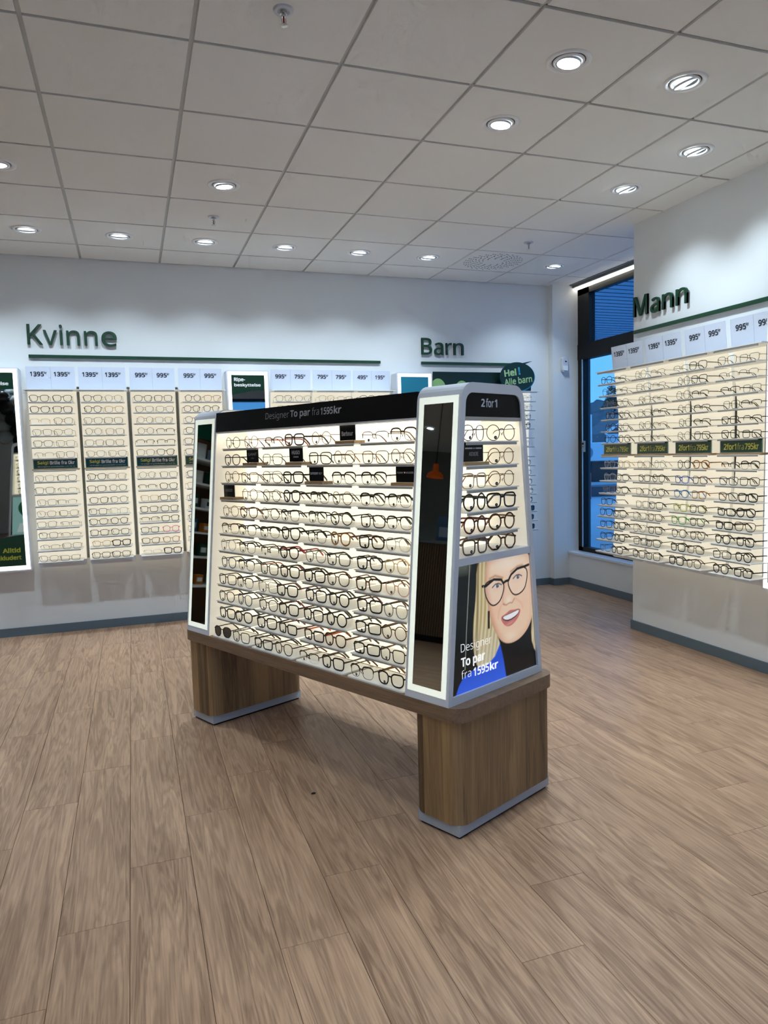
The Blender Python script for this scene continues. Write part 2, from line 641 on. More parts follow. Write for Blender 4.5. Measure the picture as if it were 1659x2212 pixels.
# window: black frame, transom, panes
wn = struct('window_1', MB().box(4.275, 4.345, WY1 - 0.19, WY1, 2.34, 2.945).box(4.275, 4.345, WY1 - 0.075, WY1, 0.345, 2.34)
            .box(4.275, 4.345, WY0, WY1, 0.340, 0.385).box(4.275, 4.345, WY0, WY1, 2.89, 2.955).box(4.275, 4.345, WY0, WY0 + 0.08, 0.34, 2.95)
            .box(4.275, 4.345, 4.16, 4.24, 0.34, 2.95).mesh('window_1'), M_BLKFRAME, 'tall black framed window beside the partition')
ob('transom', MB().box(4.270, 4.350, WY0, WY1, 2.262, 2.412).mesh('transom'), M_BLKFRAME, wn)
ob('outer_jamb', MB().box(4.346, 4.36, WY1 - 0.058, WY1 + 0.03, 0.30, 2.95).box(4.36, 4.43, 6.40, 6.5, 0.0, 3.2).mesh('outer_jamb'), mat('blue_grey_jamb', '33424c', 0.5), wn)
ob('glazing_bead', MB().box(4.268, 4.276, WY1 - 0.085, WY1 - 0.073, 0.385, 2.262).mesh('glazing_bead'), mat('bead_steel', 'b8c6d0', 0.25, metal=0.6), wn)
ob('upper_pane', MB().box(4.318, 4.322, WY0 + 0.08, WY1 - 0.19, 2.412, 2.89).mesh('upper_pane'), M_WINGLASS, wn)
for a, b in ((WY0 + 0.08, 4.16), (4.24, WY1 - 0.075)):
    ob('lower_pane', MB().box(4.318, 4.322, a, b, 0.385, 2.262).mesh('lower_pane'), M_WINGLASS, wn)
dev = empty('window_alarm', 'small grey alarm contact on the black window frame', 'alarm', (4.262, WY1 - 0.115, 1.40))
ob('alarm_body', MB().box(-0.010, 0.008, -0.022, 0.022, -0.055, 0.055).mesh('alarm_body', bevel=0.004), mat('alarm_grey', '8f9aa2', 0.4), dev)
ob('alarm_screen', MB().box(-0.0115, -0.0095, -0.015, 0.015, 0.018, 0.036).mesh('alarm_screen'), M_BLACK, dev)
ob('alarm_button', MB().box(-0.0115, -0.0095, -0.006, 0.006, -0.008, 0.004).mesh('alarm_button'), M_BLACK, dev)

# motion detector on the pier
md = empty('motion_detector', 'white motion detector on the narrow wall beside the window', 'detector', (4.105, 6.388, 2.215))
ob('housing', MB().prism(rrect(-0.034, 0.034, -0.075, 0.075, 0.03), 0, -0.042, lambda u, v, t: (u, t, v)).mesh('housing', bevel=0.006), M_WHITE, md)
ob('lens_window', MB().prism(rrect(-0.026, 0.026, -0.062, -0.012, 0.012), -0.036, -0.052, lambda u, v, t: (u, t, v)).mesh('lens_window', bevel=0.004), mat('detector_lens', 'eef4f6', 0.2), md)
ob('sensor_eye', MB().disc(0.008, 0, 14).mesh('sensor_eye'), M_BLACK, md, (0.004, -0.0425, 0.028), rot=(PI / 2, 0, 0))

# ------------------------------------------------------------------ ceiling fittings
ring_me = MB().lathe([(0.096, 0.001), (0.094, -0.005), (0.080, -0.007), (0.074, -0.003), (0.070, 0.0)], 32).mesh('trim_ring', True)
gimbal_me = MB().lathe([(0.066, -0.002), (0.064, -0.007), (0.056, -0.007), (0.054, 0.0)], 28).mesh('gimbal', True)
well_me = MB().lathe([(0.071, -0.001), (0.070, 0.0003), (0.0, 0.0004)], 28).mesh('lamp_well', True)
mod_me = MB().lathe([(0.052, -0.0005), (0.052, -0.008), (0.0475, -0.0095)], 26).mesh('lamp_cup', True)
lamp_me = MB().disc(0.048, -0.0085, 26, up=False).mesh('lamp_face')
DL = []
M_RING = mat('ring_white', 'f4f6f8', .4)


def downlight(i, j, tilt=0.0, az=0.0, label=None, power=1.0, cone=98, blend=.9):
    """tile indices of the tile centre; tilt towards az (radians, world)"""
    x, y = GX0 + TS * (i + 0.5), GY0 + TS * (j + 0.5)
    n = len(DL)
    e = empty('downlight', label, 'downlight', (x, y, CE - 0.0005), 0, 'recessed ceiling downlights')
    ob('trim_ring', ring_me, M_RING, e)
    ob('lamp_well', well_me, mat('lamp_well_grey', '4a4d50', 0.5), e)
    ob('gimbal', gimbal_me, M_RING, e)
    rot = Matrix.Rotation(az, 3, 'Z') @ Matrix.Rotation(-tilt, 3, 'Y')
    q = rot.to_euler()
    cup = ob('lamp_cup', mod_me, M_WHITE, e, (0, 0, -0.002), rot=q)
    ob('lamp_face', lamp_me, M_LAMP, cup)
    ld = bpy.data.lights.new('downlight_beam', 'SPOT')
    ld.energy = SPOT_W * power
    ld.color = LIGHT_COL
    ld.spot_size = math.radians(cone)
    ld.spot_blend = blend
    ld.shadow_soft_size = 0.045
    lo = bpy.data.objects.new('downlight_beam', ld)
    COL.objects.link(lo)
    d = rot @ Vector((0, 0, -1))
    lo.location = Vector((x, y, CE - 0.035)) + d * 0.02
    lo.rotation_euler = d.to_track_quat('-Z', 'Y').to_euler()
    DL.append((x, y))
    return e


UP, RT, LF = PI / 2, 0.0, PI
t1 = 0.36
WASH = dict(power=0.46, cone=96, blend=.95)
ORD = ['first', 'second', 'third', 'fourth', 'fifth', 'sixth', 'seventh', 'eighth', 'ninth', 'tenth', 'eleventh', 'twelfth', 'thirteenth', 'fourteenth', 'fifteenth']
for q, i in enumerate((-1, 0, 1, 2, 3, 4)):
    downlight(i, 4, t1, UP, f'tilted downlight, {ORD[q]} from the left in the row along the back wall', **WASH)
downlight(6, 4, t1, UP, 'tilted downlight in the far ceiling corner by the window', **WASH)
downlight(-1, 2, 0.12, 0.6, 'lit downlight at the left edge of the ceiling', 1.35)
downlight(1, 2, 0.12, 0.6, 'bright round downlight alone left of centre, before the wall row', 1.35)
downlight(3, 0, 0.10, 2.6, 'bright round downlight nearer the sprinkler, right of the ceiling centre', 1.35)
downlight(3, -1, 0.10, 2.6, 'large bright round downlight at the top right of the ceiling', 1.35)
downlight(4, -1, t1, RT, 'large half-shaded downlight at the far right top, tilted to the wall', **WASH)
downlight(5, 0, t1, RT, 'half-shaded downlight, middle one along the right partition', **WASH)
downlight(5, 1, t1, RT, 'half-shaded downlight, smallest one along the right partition', **WASH)
ROWN = {2: 'row of the lone downlight', 0: 'row above the island', 3: 'over the reception counter', 4: 'beyond the reception counter', -3: 'row behind the camera', -6: 'row by the shop window'}
for (i, j) in ((-3, 2), (-3, 0), (-5, 2), (-5, 0), (-12, 3), (-14, 4), (1, -3), (3, -3), (-1, -3), (-3, -3), (-5, -3), (1, -6), (-1, -6), (3, -6), (-3, -6)):
    downlight(i, j, 0.1, 0.6, f"lit downlight out of the picture, {ROWN[j]}, {ORD[(i + 5) // 2 if i > -6 else 0]} from the left", .5 if i == 3 else .7)
for (i, j, az, lab) in ((5, -2, RT, 'nearest the right lit mirror'), (5, -5, RT, 'at the front end of the partition'), (-2, 4, UP, 'just left of the back wall row'), (-3, 4, UP, 'above the product cabinet'), (-4, 4, UP, 'left of the product cabinet')):
    downlight(i, j, t1, az, 'tilted downlight out of the picture, ' + lab, **WASH)

spr_plate = MB().lathe([(0.038, 0.0), (0.036, -0.006), (0.022, -0.008), (0.020, -0.004), (0.0, -0.004)], 24).mesh('escutcheon', True)
spr_body = MB().lathe([(0.013, -0.004), (0.013, -0.016), (0.008, -0.018), (0.008, -0.026), (0.0, -0.026)], 12).mesh('sprinkler_body')
spr_bulb = MB().lathe([(0.0, -0.026), (0.003, -0.027), (0.003, -0.050), (0.0, -0.051)], 8).mesh('glass_bulb')
spr_def = MB().lathe([(0.0, -0.053), (0.014, -0.053), (0.014, -0.055), (0.0, -0.056)], 12).mesh('deflector')
spr_arm = MB().sweep([Vector((0.009, 0, -0.024)), Vector((0.010, 0, -0.038)), Vector((0.003, 0, -0.053))], lambda i: (0.0015, 0.0015)) \
    .sweep([Vector((-0.009, 0, -0.024)), Vector((-0.010, 0, -0.038)), Vector((-0.003, 0, -0.053))], lambda i: (0.0015, 0.0015)).mesh('sprinkler_arm')
M_CHROME = mat('chrome', 'c8cccf', 0.15, metal=1.0)
for (i, j, lab) in ((1, -1, 'fire sprinkler nearest the camera in the ceiling'), (1, 3, 'fire sprinkler left of centre, behind the lone downlight'), (5, 3, 'small fire sprinkler beside the round air vent')):
    e = empty('fire_sprinkler', lab, 'sprinkler', (GX0 + TS * (i + 0.5), GY0 + TS * (j + 0.5), CE), 0.4, 'ceiling sprinklers')
    ob('escutcheon', spr_plate, M_WHITE, e)
    ob('sprinkler_body', spr_body, M_CHROME, e)
    ob('glass_bulb', spr_bulb, mat('red_bulb', 'a01818', 0.2), e)
    ob('deflector', spr_def, M_CHROME, e)
    ob('sprinkler_arm', spr_arm, M_CHROME, e)

vx, vy = GX0 + TS * 5.5, GY0 + TS * 4.5
ve = empty('air_vent', 'round perforated air vent set in a ceiling tile', 'vent', (vx, vy, CE))
ob('vent_plate', MB().box(-0.291, 0.291, -0.291, 0.291, 0, 0.012).mesh('vent_plate', bevel=0.0015), M_TILE, ve)
vm = MB()
for r in range(5, 14):
    rad = 0.019 * r
    n = int(2.1 * r)
    for k in range(n):
        a = 2 * PI * k / n + r * 0.13
        vm.disc(0.0072, -0.0006, 8, cx=rad * math.cos(a), cy=rad * math.sin(a), up=False)
hp = ob('vent_holes', vm.mesh('vent_holes'), mat('vent_hole_dark', '1c1f20', 0.9), ve)
hp['kind'] = 'stuff'

# ------------------------------------------------------------------ eyeglasses
SHAPES = {
    'round': dict(a=0.0251, b=0.0259, n=2.0, t=0.0),
    'panto': dict(a=0.0262, b=0.0247, n=2.4, t=.09),
    'square': dict(a=0.0284, b=0.0236, n=3.6, t=.07),
    'rectangular': dict(a=0.0294, b=0.0207, n=4.6, t=.05),
    'hexagonal': dict(a=0.0273, b=0.0259, n=2.0, t=0.0, poly=8),
    'aviator': dict(a=0.0300, b=0.0259, n=2.7, t=.15),
    'browline': dict(a=0.0273, b=0.0236, n=2.9, t=.09, brow=True),
    'half-rim': dict(a=0.0289, b=0.0201, n=3.2, t=.08, half=True),
    'cat-eye': dict(a=0.0284, b=0.0236, n=2.7, t=.08, lift=.005),
}


def lens_outline(sp, N=32):
    a, b, n, t = sp['a'], sp['b'], sp['n'], sp['t']
    pts = []
    if 'poly' in sp:
        m = sp['poly']
        base = [(a * 1.05 * math.cos(2 * PI * (k + .5) / m), b * 1.05 * math.sin(2 * PI * (k + .5) / m)) for k in range(m)]
        per = N // m
        for k in range(m):
            p, q = base[k], base[(k + 1) % m]
            for i in range(per):
                f = (i + .5) / per
                pts.append((p[0] + (q[0] - p[0]) * f, p[1] + (q[1] - p[1]) * f))
        return pts
    for k in range(N):
        th = 2 * PI * k / N
        c, s = math.cos(th), math.sin(th)
        x = a * math.copysign(abs(c) ** (2 / n), c)
        z = b * math.copysign(abs(s) ** (2 / n), s)
        x *= 1 + t * z / b
        if sp.get('lift') and x > 0 and z > 0:
            z += sp['lift'] * (x / a) ** 2 * (z / b)
        pts.append((x, z))
    return pts


def wrap(x):
    return 1.5 * x * x


_G = {}


def glasses_meshes(shape, thick):
    """thick: 'wire' | 'slim' | 'bold'"""
    key = (shape, thick)
    if key in _G:
        return _G[key]
    sp = SHAPES[shape]
    out = lens_outline(sp)
    gap = 0.0088
    cx = sp['a'] + gap
    rr, dd = {'wire': (.0014, .0013), 'slim': (.0021, .0018), 'bold': (.0032, .0021)}[thick]
    zb = sp['b'] + rr
    fr = MB()
    lensm = []
    for sgn in (1, -1):
        path = [Vector((sgn * (cx + x), wrap(cx + x), zb + z)) for x, z in out]
        zs = [z for _, z in out]
        b = sp['b']

        def pf(i):
            z = zs[i]
            if sp.get('half'):
                return (dd, rr) if z > -0.25 * b else (0.0002, 0.0002)
            if sp.get('brow'):
                return (.0020, .0030) if z > 0.15 * b else (.0009, .0010)
            return (dd, rr)
        # sweep around outline: side = depth, up = radial
        n = len(path)
        vs = []
        for i, p in enumerate(path):
            t = (path[(i + 1) % n] - path[i - 1]).normalized()
            nrm = Vector((0, 1, 0))
            rad = t.cross(nrm).normalized()
            w, h = pf(i)
            for k in range(6):
                an = 2 * PI * (k + .5) / 6
                vs.append(tuple(p + nrm * (w * math.cos(an)) + rad * (h * math.sin(an))))
        fs = [(i * 6 + k, i * 6 + (k + 1) % 6, ((i + 1) % n) * 6 + (k + 1) % 6, ((i + 1) % n) * 6 + k) for i in range(n) for k in range(6)]
        fr.add(vs, fs)
        lm = MB()
        lv = [tuple(p) for p in path] + [(sgn * cx, wrap(cx) - 0.0008, zb)]
        lm.add(lv, [(i, (i + 1) % n, n) for i in range(n)])
        lensm.append(lm.mesh('lens', True))
        # end piece to the hinge
        xh = cx + sp['a'] * (1 + sp['t'] * .5)
        zt = zb + sp['b'] * .48
        fr.sweep([Vector((sgn * (xh - .002), wrap(xh), zt)), Vector((sgn * (xh + .0035), wrap(xh) + .0005, zt)), Vector((sgn * (xh + .0045), wrap(xh) + .004, zt))],
                 lambda i: (max(dd, .0011), max(rr, .0014)))
        if thick == 'wire' or sp.get('brow') or sp.get('half'):
            fr.sweep([Vector((sgn * (gap * .75), .001, zb + .001)), Vector((sgn * gap * .55, .005, zb - .003)), Vector((sgn * gap * .7, .006, zb - .008))],
                     lambda i: (.0005 if i < 1 else .0014, .0005 if i < 1 else .0016))
    bz = zb + sp['b'] * .38
    fr.sweep([Vector((-gap - .001, wrap(gap), bz)), Vector((-gap * .4, -.0012, bz + .0028)), Vector((gap * .4, -.0012, bz + .0028)), Vector((gap + .001, wrap(gap), bz))],
             lambda i: (max(dd * .9, .0009), max(rr * 1.05, .0010)))
    if shape == 'aviator':
        fr.sweep([Vector((-gap * 1.8, 0, zb + sp['b'] * .92)), Vector((gap * 1.8, 0, zb + sp['b'] * .92))], lambda i: (.0008, .0008))
    tm = []
    xh = cx + sp['a'] * (1 + sp['t'] * .5) + .0045
    yh = wrap(xh) + .003
    zt = zb + sp['b'] * .48
    for sgn in (1, -1):
        t = MB()
        zbot = .003
        path = [Vector((sgn * xh, yh, zt)), Vector((sgn * (xh + .001), yh + .02, zt)), Vector((sgn * (xh + .0015), yh + .06, zt)), Vector((sgn * (xh - .001), yh + .092, zt - .0005)),
                Vector((sgn * (xh - .0025), yh + .105, zt - .004)), Vector((sgn * (xh - .004), yh + .122, zt - (zt - zbot) * .55)), Vector((sgn * (xh - .005), yh + .137, zbot))]
        sz = {'wire': [(.0007, .0012)] * 4 + [(.0013, .0018), (.0015, .0026), (.0013, .0026)],
              'slim': [(.0011, .0024)] * 3 + [(.0012, .0024), (.0013, .0026), (.0015, .0034), (.0013, .0032)],
              'bold': [(.0015, .0036), (.0015, .0034), (.0014, .0032), (.0014, .0032), (.0015, .0034), (.0016, .0042), (.0014, .0040)]}[thick]
        t.sweep(path, lambda i: sz[i])
        tm.append(t.mesh('temple', True))
    me = fr.mesh('frame_front', True)
    _G[key] = (me, lensm, tm, cx, zb, sp)
    return _G[key]


FC = {}


def frame_mat(c):
    table = {'black': ('0b0b0d', .25), 'dark brown': ('2a1a12', .3), 'tortoiseshell': (None, .25), 'gold': ('73552a', .3), 'silver': ('4a4d50', .3), 'gunmetal': ('1d1e21', .3),
             'grey': ('545657', .3), 'navy': ('141d35', .3), 'blue': ('1f5fd0', .3), 'sky blue': ('1f86d8', .3), 'red': ('a8262a', .3), 'dark red': ('5a1518', .3), 'brown': ('6a4026', .3),
             'amber': ('b5731e', .3), 'green': ('2fae2f', .3), 'dark green': ('1a2a20', .3), 'yellow': ('c9cf3a', .3), 'pink': ('e0516a', .3), 'orange': ('e8601c', .35),
             'clear': (None, .1), 'rose clear': (None, .1), 'beige clear': (None, .1), 'grey clear': (None, .1), 'cream': ('dccfae', .3), 'teal': ('1b4a58', .3), 'slate blue': ('3d5566', .3), 'taupe': ('6e5a50', .3), 'olive': ('4c4f3e', .3)}
    if c in FC:
        return FC[c]
    hx, r = table[c]
    if 'clear' in c:
        col = {'clear': (.86, .87, .86), 'rose clear': (.86, .66, .60), 'beige clear': (.88, .76, .58), 'grey clear': (.52, .54, .54)}[c]
        m = bpy.data.materials.new('frame_' + c)
        m.use_nodes = True
        nt = m.node_tree
        b = nt.nodes['Principled BSDF']
        b.inputs['Base Color'].default_value = (*col, 1)
        b.inputs['Roughness'].default_value = .12
        tr = nt.nodes.new('ShaderNodeBsdfTransparent')
        tr.inputs[0].default_value = (*col, 1)
        mx = nt.nodes.new('ShaderNodeMixShader')
        mx.inputs[0].default_value = .42
        nt.links.new(tr.outputs[0], mx.inputs[1])
        nt.links.new(b.outputs[0], mx.inputs[2])
        nt.links.new(mx.outputs[0], nt.nodes['Material Output'].inputs[0])
    elif c == 'tortoiseshell':
        m = mat('frame_tortoise', '3a2212', .25)
        nt = m.node_tree
        n = nt.nodes.new('ShaderNodeTexNoise')
        n.inputs['Scale'].default_value = 160
        tc = nt.nodes.new('ShaderNodeTexCoord')
        nt.links.new(tc.outputs['Object'], n.inputs['Vector'])
        cr = nt.nodes.new('ShaderNodeValToRGB')
        cr.color_ramp.elements[0].position = .42
        cr.color_ramp.elements[1].position = .62
        cr.color_ramp.elements[0].color = (*lin('120a06'), 1)
        cr.color_ramp.elements[1].color = (*lin('8a5422'), 1)
        nt.links.new(n.outputs['Fac'], cr.inputs[0])
        nt.links.new(cr.outputs[0], nt.nodes['Principled BSDF'].inputs['Base Color'])
    else:
        m = mat('frame_' + c.replace(' ', '_'), hx, r, metal=.4 if c in ('gold', 'silver', 'gunmetal') else 0)
    FC[c] = m
    return m


M_STICK = mat('black_sticker', '0c0d0d', .5)
M_STICKW = mat('pale_sticker', 'c9cfca', .5)
_stk = {}


def eyeglasses(spec, loc, rz, where, group, sticker=None, scale=1.0):
    """spec 'colour.shape.thick[/temple colour]'; where = phrase of its place"""
    base, _, tcol = spec.partition('/')
    parts = base.split('.')
    col, shape, thick = parts[0], parts[1], parts[2]
    sun = len(parts) > 3
    me, lens, tm, cx, zb, sp = glasses_meshes(shape, thick)
    nm = 'sunglasses' if sun else 'eyeglasses'
    w = {'wire': 'thin ', 'slim': '', 'bold': 'bold '}[thick] if len((col + ' ' + shape).split()) < 3 else ''
    lab = f"{w}{col} {shape} {'sunglasses' if sun else 'glasses'}, {where}"
    e = empty(nm, lab, 'sunglasses' if sun else 'glasses', loc, rz, group)
    if scale != 1.0:
        e.scale = (scale,) * 3
    fm = frame_mat(col)
    ob('frame_front', me, fm, e)
    for k in (0, 1):
        ln = ob('lens', lens[k], M_SUN if sun else M_LENS, e)
        if k == 1 and sticker and not sun:
            if key_s(shape, thick) not in _stk:
                x, z = -(cx - sp['a'] * .30), zb - sp['b'] * .62
                pts = [(x + .0062 * math.cos(2 * PI * i / 14), z + .0056 * math.sin(2 * PI * i / 14)) for i in range(14)]
                _stk[key_s(shape, thick)] = (MB().add([(u, wrap(u) - .0016, v) for u, v in pts], [tuple(range(14))]).mesh('sticker'),
                                             MB().add([(x - .0034, wrap(x) - .0019, z - .001), (x + .0034, wrap(x) - .0019, z - .001), (x + .0034, wrap(x) - .0019, z + .0012), (x - .0034, wrap(x) - .0019, z + .0012)], [(0, 1, 2, 3)]).mesh('sticker_print'))
            a, b = _stk[key_s(shape, thick)]
            if sticker == 'black':
                ob('sticker', a, M_STICK, ln)
                ob('sticker_print', b, mat('sticker_grey', '8a8f8c', .5), ln)
            else:
                ob('sticker', a, M_STICKW, ln)
    tmat = frame_mat(tcol) if tcol else fm
    for k in (0, 1):
        ob('temple', tm[k], tmat, e)
    return e


def key_s(a, b):
    return (a, b)


# ------------------------------------------------------------------ display kiosk
TH = math.radians(25)
KL = Vector((math.sin(TH), -math.cos(TH), 0))       # local +x (left to right along the long side)
KS = Vector((math.cos(TH), math.sin(TH), 0))        # local +y (towards the back)
KC = Vector((0.8948, 3.2494, 0))
KRZ = TH - PI / 2
YC = -0.022
ZB, ZT = 0.487, 1.626


def hw(z):
    return 0.2885 - (z - ZB) * 0.0965


def yF(z):
    return YC - hw(z)


SLN = Vector((0, -1, 0.0965)).normalized()


def slope(x, z, n):
    """point on the leaning front plane at height z, n out of it"""
    p = Vector((x, yF(z), z)) + SLN * n
    return tuple(p)


def bslope(x, z, n):
    p = slope(x, z, n)
    return (-p[0], 2 * YC - p[1], p[2])


def portal_outline(t, ztop, zbot, r, seg=6):
    """from bottom front up over the top to bottom back, in (y,z), inset t"""
    pts = [(YC - hw(zbot) + t, zbot)]
    zc = ztop - r
    h = hw(zc) - t
    for i in range(seg + 1):
        a = PI - 0.096 - (PI / 2 - 0.096) * i / seg
        pts.append((YC - h + r + r * math.cos(a), zc + r * math.sin(a)))
    for i in range(seg + 1):
        a = PI / 2 - (PI / 2 - 0.096) * i / seg
        pts.append((YC + h - r + r * math.cos(a), zc + r * math.sin(a)))
    pts.append((YC + hw(zbot) - t, zbot))
    return pts


PX0, PX1 = 0.697, 0.911
COLX = [-0.670 + 0.3435 * c for c in range(4)]
SHL = 0.314
SHZ = [1.428 - 0.0845 * k for k in range(11)]
EZ = [1.419, 1.332, 1.247, 1.166, 1.083]


def paint_poster():
    """flat print of a smiling person in glasses as a coloured mesh, (y,z) in mm"""
    y0, y1, z0, z1 = -278, 232, 515, 980
    ny, nz = 230, 210
    ys = np.linspace(0, 1, ny)
    zs = np.linspace(z0, z1, nz)
    Z, U = np.meshgrid(zs, ys, indexing='ij')
    half = np.array([hw(z / 1000) * 1000 - 24 for z in zs])[:, None]
    Y = YC * 1000 - half + U * 2 * half
    C = np.zeros((nz, ny, 3))

    def S(v):
        return np.clip(v, 0, 1)

    def poly(pts, soft=2.5):
        pts = np.array(pts, float)
        inside = np.zeros(Y.shape, bool)
        dist = np.full(Y.shape, 1e9)
        n = len(pts)
        for i in range(n):
            a, b = pts[i], pts[(i + 1) % n]
            cond = ((a[1] > Z) != (b[1] > Z))
            with np.errstate(divide='ignore', invalid='ignore'):
                xi = (b[0] - a[0]) * (Z - a[1]) / (b[1] - a[1]) + a[0]
            inside ^= cond & (Y < xi)
            d = b - a
            t = S(((Y - a[0]) * d[0] + (Z - a[1]) * d[1]) / max(d @ d, 1e-9))
            dist = np.minimum(dist, np.hypot(Y - a[0] - t * d[0], Z - a[1] - t * d[1]))
        sd = np.where(inside, dist, -dist)
        return S(0.5 + sd / (2 * soft)), sd

    def line(pts, w, closed=False, soft=1.2):
        pts = np.array(pts, float)
        dist = np.full(Y.shape, 1e9)
        n = len(pts)
        for i in range(n if closed else n - 1):
            a, b = pts[i], pts[(i + 1) % n]
            d = b - a
            t = S(((Y - a[0]) * d[0] + (Z - a[1]) * d[1]) / max(d @ d, 1e-9))
            dist = np.minimum(dist, np.hypot(Y - a[0] - t * d[0], Z - a[1] - t * d[1]))
        return S(0.5 + (w - dist) / (2 * soft))

    def smooth(pts, k=3):
        p = [np.array(q, float) for q in pts]
        for _ in range(k):
            r = []
            for i in range(len(p)):
                a, b = p[i], p[(i + 1) % len(p)]
                r += [a * .75 + b * .25, a * .25 + b * .75]
            p = r
        return p

    def blend(m, col):
        C[:] = C * (1 - m[..., None]) + np.array(lin(col)) * m[..., None]

    def blob(cy_, cz_, ry, rz, ang=0.0, p=1.0):
        c, s = math.cos(ang), math.sin(ang)
        a = ((Y - cy_) * c + (Z - cz_) * s) / ry
        b = (-(Y - cy_) * s + (Z - cz_) * c) / rz
        return np.exp(-(a * a + b * b) * p)
    C[:] = np.array(lin('0c1416'))
    blend(S((Z - 935) / 40) * S((-150 - Y) / 40) * .5, '7d8678')
    blend(line([(-169, 975), (-179, 876), (-194, 732), (-205, 600)], 2.0), '8f948c')
    # long blonde hair, strands
    hair, _ = poly(smooth([(-128, 990), (-50, 990), (-70, 909), (-66, 836), (-60, 790), (-45, 753), (-9, 680), (8, 640), (-29, 590), (-84, 575), (-150, 600), (-158, 745), (-135, 853)], 2), 3)
    blend(hair, 'b9a067')
    st = 0.5 + 0.5 * np.sin((Y - 0.12 * (Z - 750) + 6 * np.sin(Z / 70)) / 3.6)
    blend(hair * st * .75, 'e6dab2')
    blend(hair * S((760 - Z) / 200) * .55, 'd8d8c8')
    blend(line([(-120, 985), (-128, 800), (-140, 620)], 6, soft=4) * .6, '6c5a34')
    # jacket, neck
    jk, _ = poly([(3, 654), (26, 583), (43, 505), (-290, 505), (-257, 518), (-240, 548), (-215, 572), (-150, 590), (-73, 590), (-29, 612)])
    blend(jk, '2456d8')
    blend(jk * S((590 - Z) / 80) * .4, '3f74ea')
    nk, _ = poly([(3, 672), (47, 655), (119, 655), (208, 700), (214, 636), (262, 500), (43, 500), (26, 583)])
    blend(nk, '0b0e12')
    # face
    face, sd = poly(smooth([(-62, 1000), (205, 1000), (212, 872), (221, 789), (215, 717), (180, 672), (119, 643), (47, 642), (-3, 672), (-42, 728), (-60, 781), (-72, 828), (-86, 883), (-82, 940)], 2), 2)
    blend(face, 'efcbab')
    blend(face * S((34 - sd) / 40) * S((60 - Y) / 90) * .7, 'b97a50')
    blend(face * S((26 - sd) / 34) * .35, 'b57c58')
    blend(face * blob(60, 960, 110, 40) * .55, 'fdeedd')
    blend(face * blob(-20, 785, 34, 30) * .45, 'f6b99c')
    blend(face * blob(165, 785, 34, 30) * .35, 'f6bfa2')
    blend(face * blob(70, 668, 40, 20) * .5, 'fbe3cc')
    # nose
    blend(line([(42, 880), (30, 840), (22, 814), (30, 800)], 3, soft=6) * .45, 'b87f5c')
    blend(blob(62, 812, 17, 16) * .55, 'fdebd8')
    blend(line([(26, 802), (44, 795), (66, 800), (84, 798), (97, 812)], 2.2, soft=3) * .8, '9a5e44')
    # smile creases
    blend(line([(14, 800), (-2, 775), (-6, 752)], 2, soft=5) * .45, 'b9805e')
    blend(line([(104, 812), (140, 790), (152, 768)], 2, soft=5) * .4, 'b9805e')
    # mouth
    mo, _ = poly(smooth([(6, 754), (43, 762), (69, 773), (88, 769), (140, 768), (129, 739), (90, 712), (52, 708), (24, 724)], 2), 1.5)
    blend(mo, 'c2746c')
    mi, _ = poly(smooth([(14, 753), (50, 756), (90, 762), (134, 766), (116, 742), (64, 729), (30, 736)], 1), 1.2)
    blend(mi, '4d2422')
    te, _ = poly(smooth([(20, 752), (55, 755), (95, 760), (131, 764), (114, 746), (64, 735), (34, 740)], 1), 1.2)
    blend(te, 'f6f6f4')
    for a, b in (((42, 758), (44, 734)), ((58, 760), (60, 733)), ((75, 762), (76, 735)), ((91, 764), (92, 738)), ((106, 766), (106, 742))):
        blend(te * line([a, b], .5, soft=.9) * .5, '9aa0a0')
    blend(blob(66, 720, 28, 5, .15) * .5, 'eaa49c')
    # eyes
    for (cy_, cz_, an) in ((-10, 876, .1), (120, 892, .12)):
        blend(blob(cy_, cz_ + 3, 34, 16, an) * .25, 'a87050')
        e, _ = poly([(cy_ - 27, cz_ - 2), (cy_ - 10, cz_ + 8), (cy_ + 8, cz_ + 8), (cy_ + 25, cz_ + 1), (cy_ + 8, cz_ - 6), (cy_ - 10, cz_ - 7)], 1.5)
        blend(e, 'd9cbc2')
        ir = S((9.5 - np.hypot(Y - cy_ - 2, Z - cz_ - .5)) / 1.5) * e
        blend(ir, '22201f')
        blend(S((4 - np.hypot(Y - cy_ - 2, Z - cz_ - .5)) / 1.5) * e, '0a0a0c')
        blend(S((1.8 - np.hypot(Y - cy_ - 5, Z - cz_ - 4)) / 1.2), 'ffffff')
        blend(line([(cy_ - 29, cz_ - 1), (cy_ - 10, cz_ + 9), (cy_ + 9, cz_ + 9.5), (cy_ + 27, cz_ + 2)], 2.6), '1c100e')
    blend(line([(-56, 910), (-22, 917), (24, 903)], 4, soft=4) * .7, '9a7048')
    blend(line([(76, 920), (118, 935), (152, 936)], 4, soft=4) * .7, '9a7048')
    # earring, hair at the right
    er, _ = poly([(-69, 791), (-57, 790), (-58, 723), (-70, 724)], 1)
    blend(er, '2c2018')
    hr, _ = poly(smooth([(213, 800), (260, 800), (270, 560), (232, 575), (205, 637), (214, 716)], 1), 3)
    blend(hr, 'cdb98a')
    blend(hr * st * .6, 'efe4c4')
    # glasses
    g1 = smooth([(-83, 882), (-71, 897), (-29, 903), (14, 896), (29, 876), (26, 852), (6, 818), (-31, 805), (-58, 820), (-77, 848)], 2)
    g2 = smooth([(61, 885), (75, 905), (117, 923), (164, 926), (182, 906), (177, 872), (162, 840), (122, 825), (90, 831), (66, 861)], 2)
    g1 = [(-28 + (p[0] + 28) * 1.07, 855 + (p[1] - 855) * 1.05) for p in g1]
    g2 = [(121 + (p[0] - 121) * 1.06, 876 + (p[1] - 876) * 1.05) for p in g2]
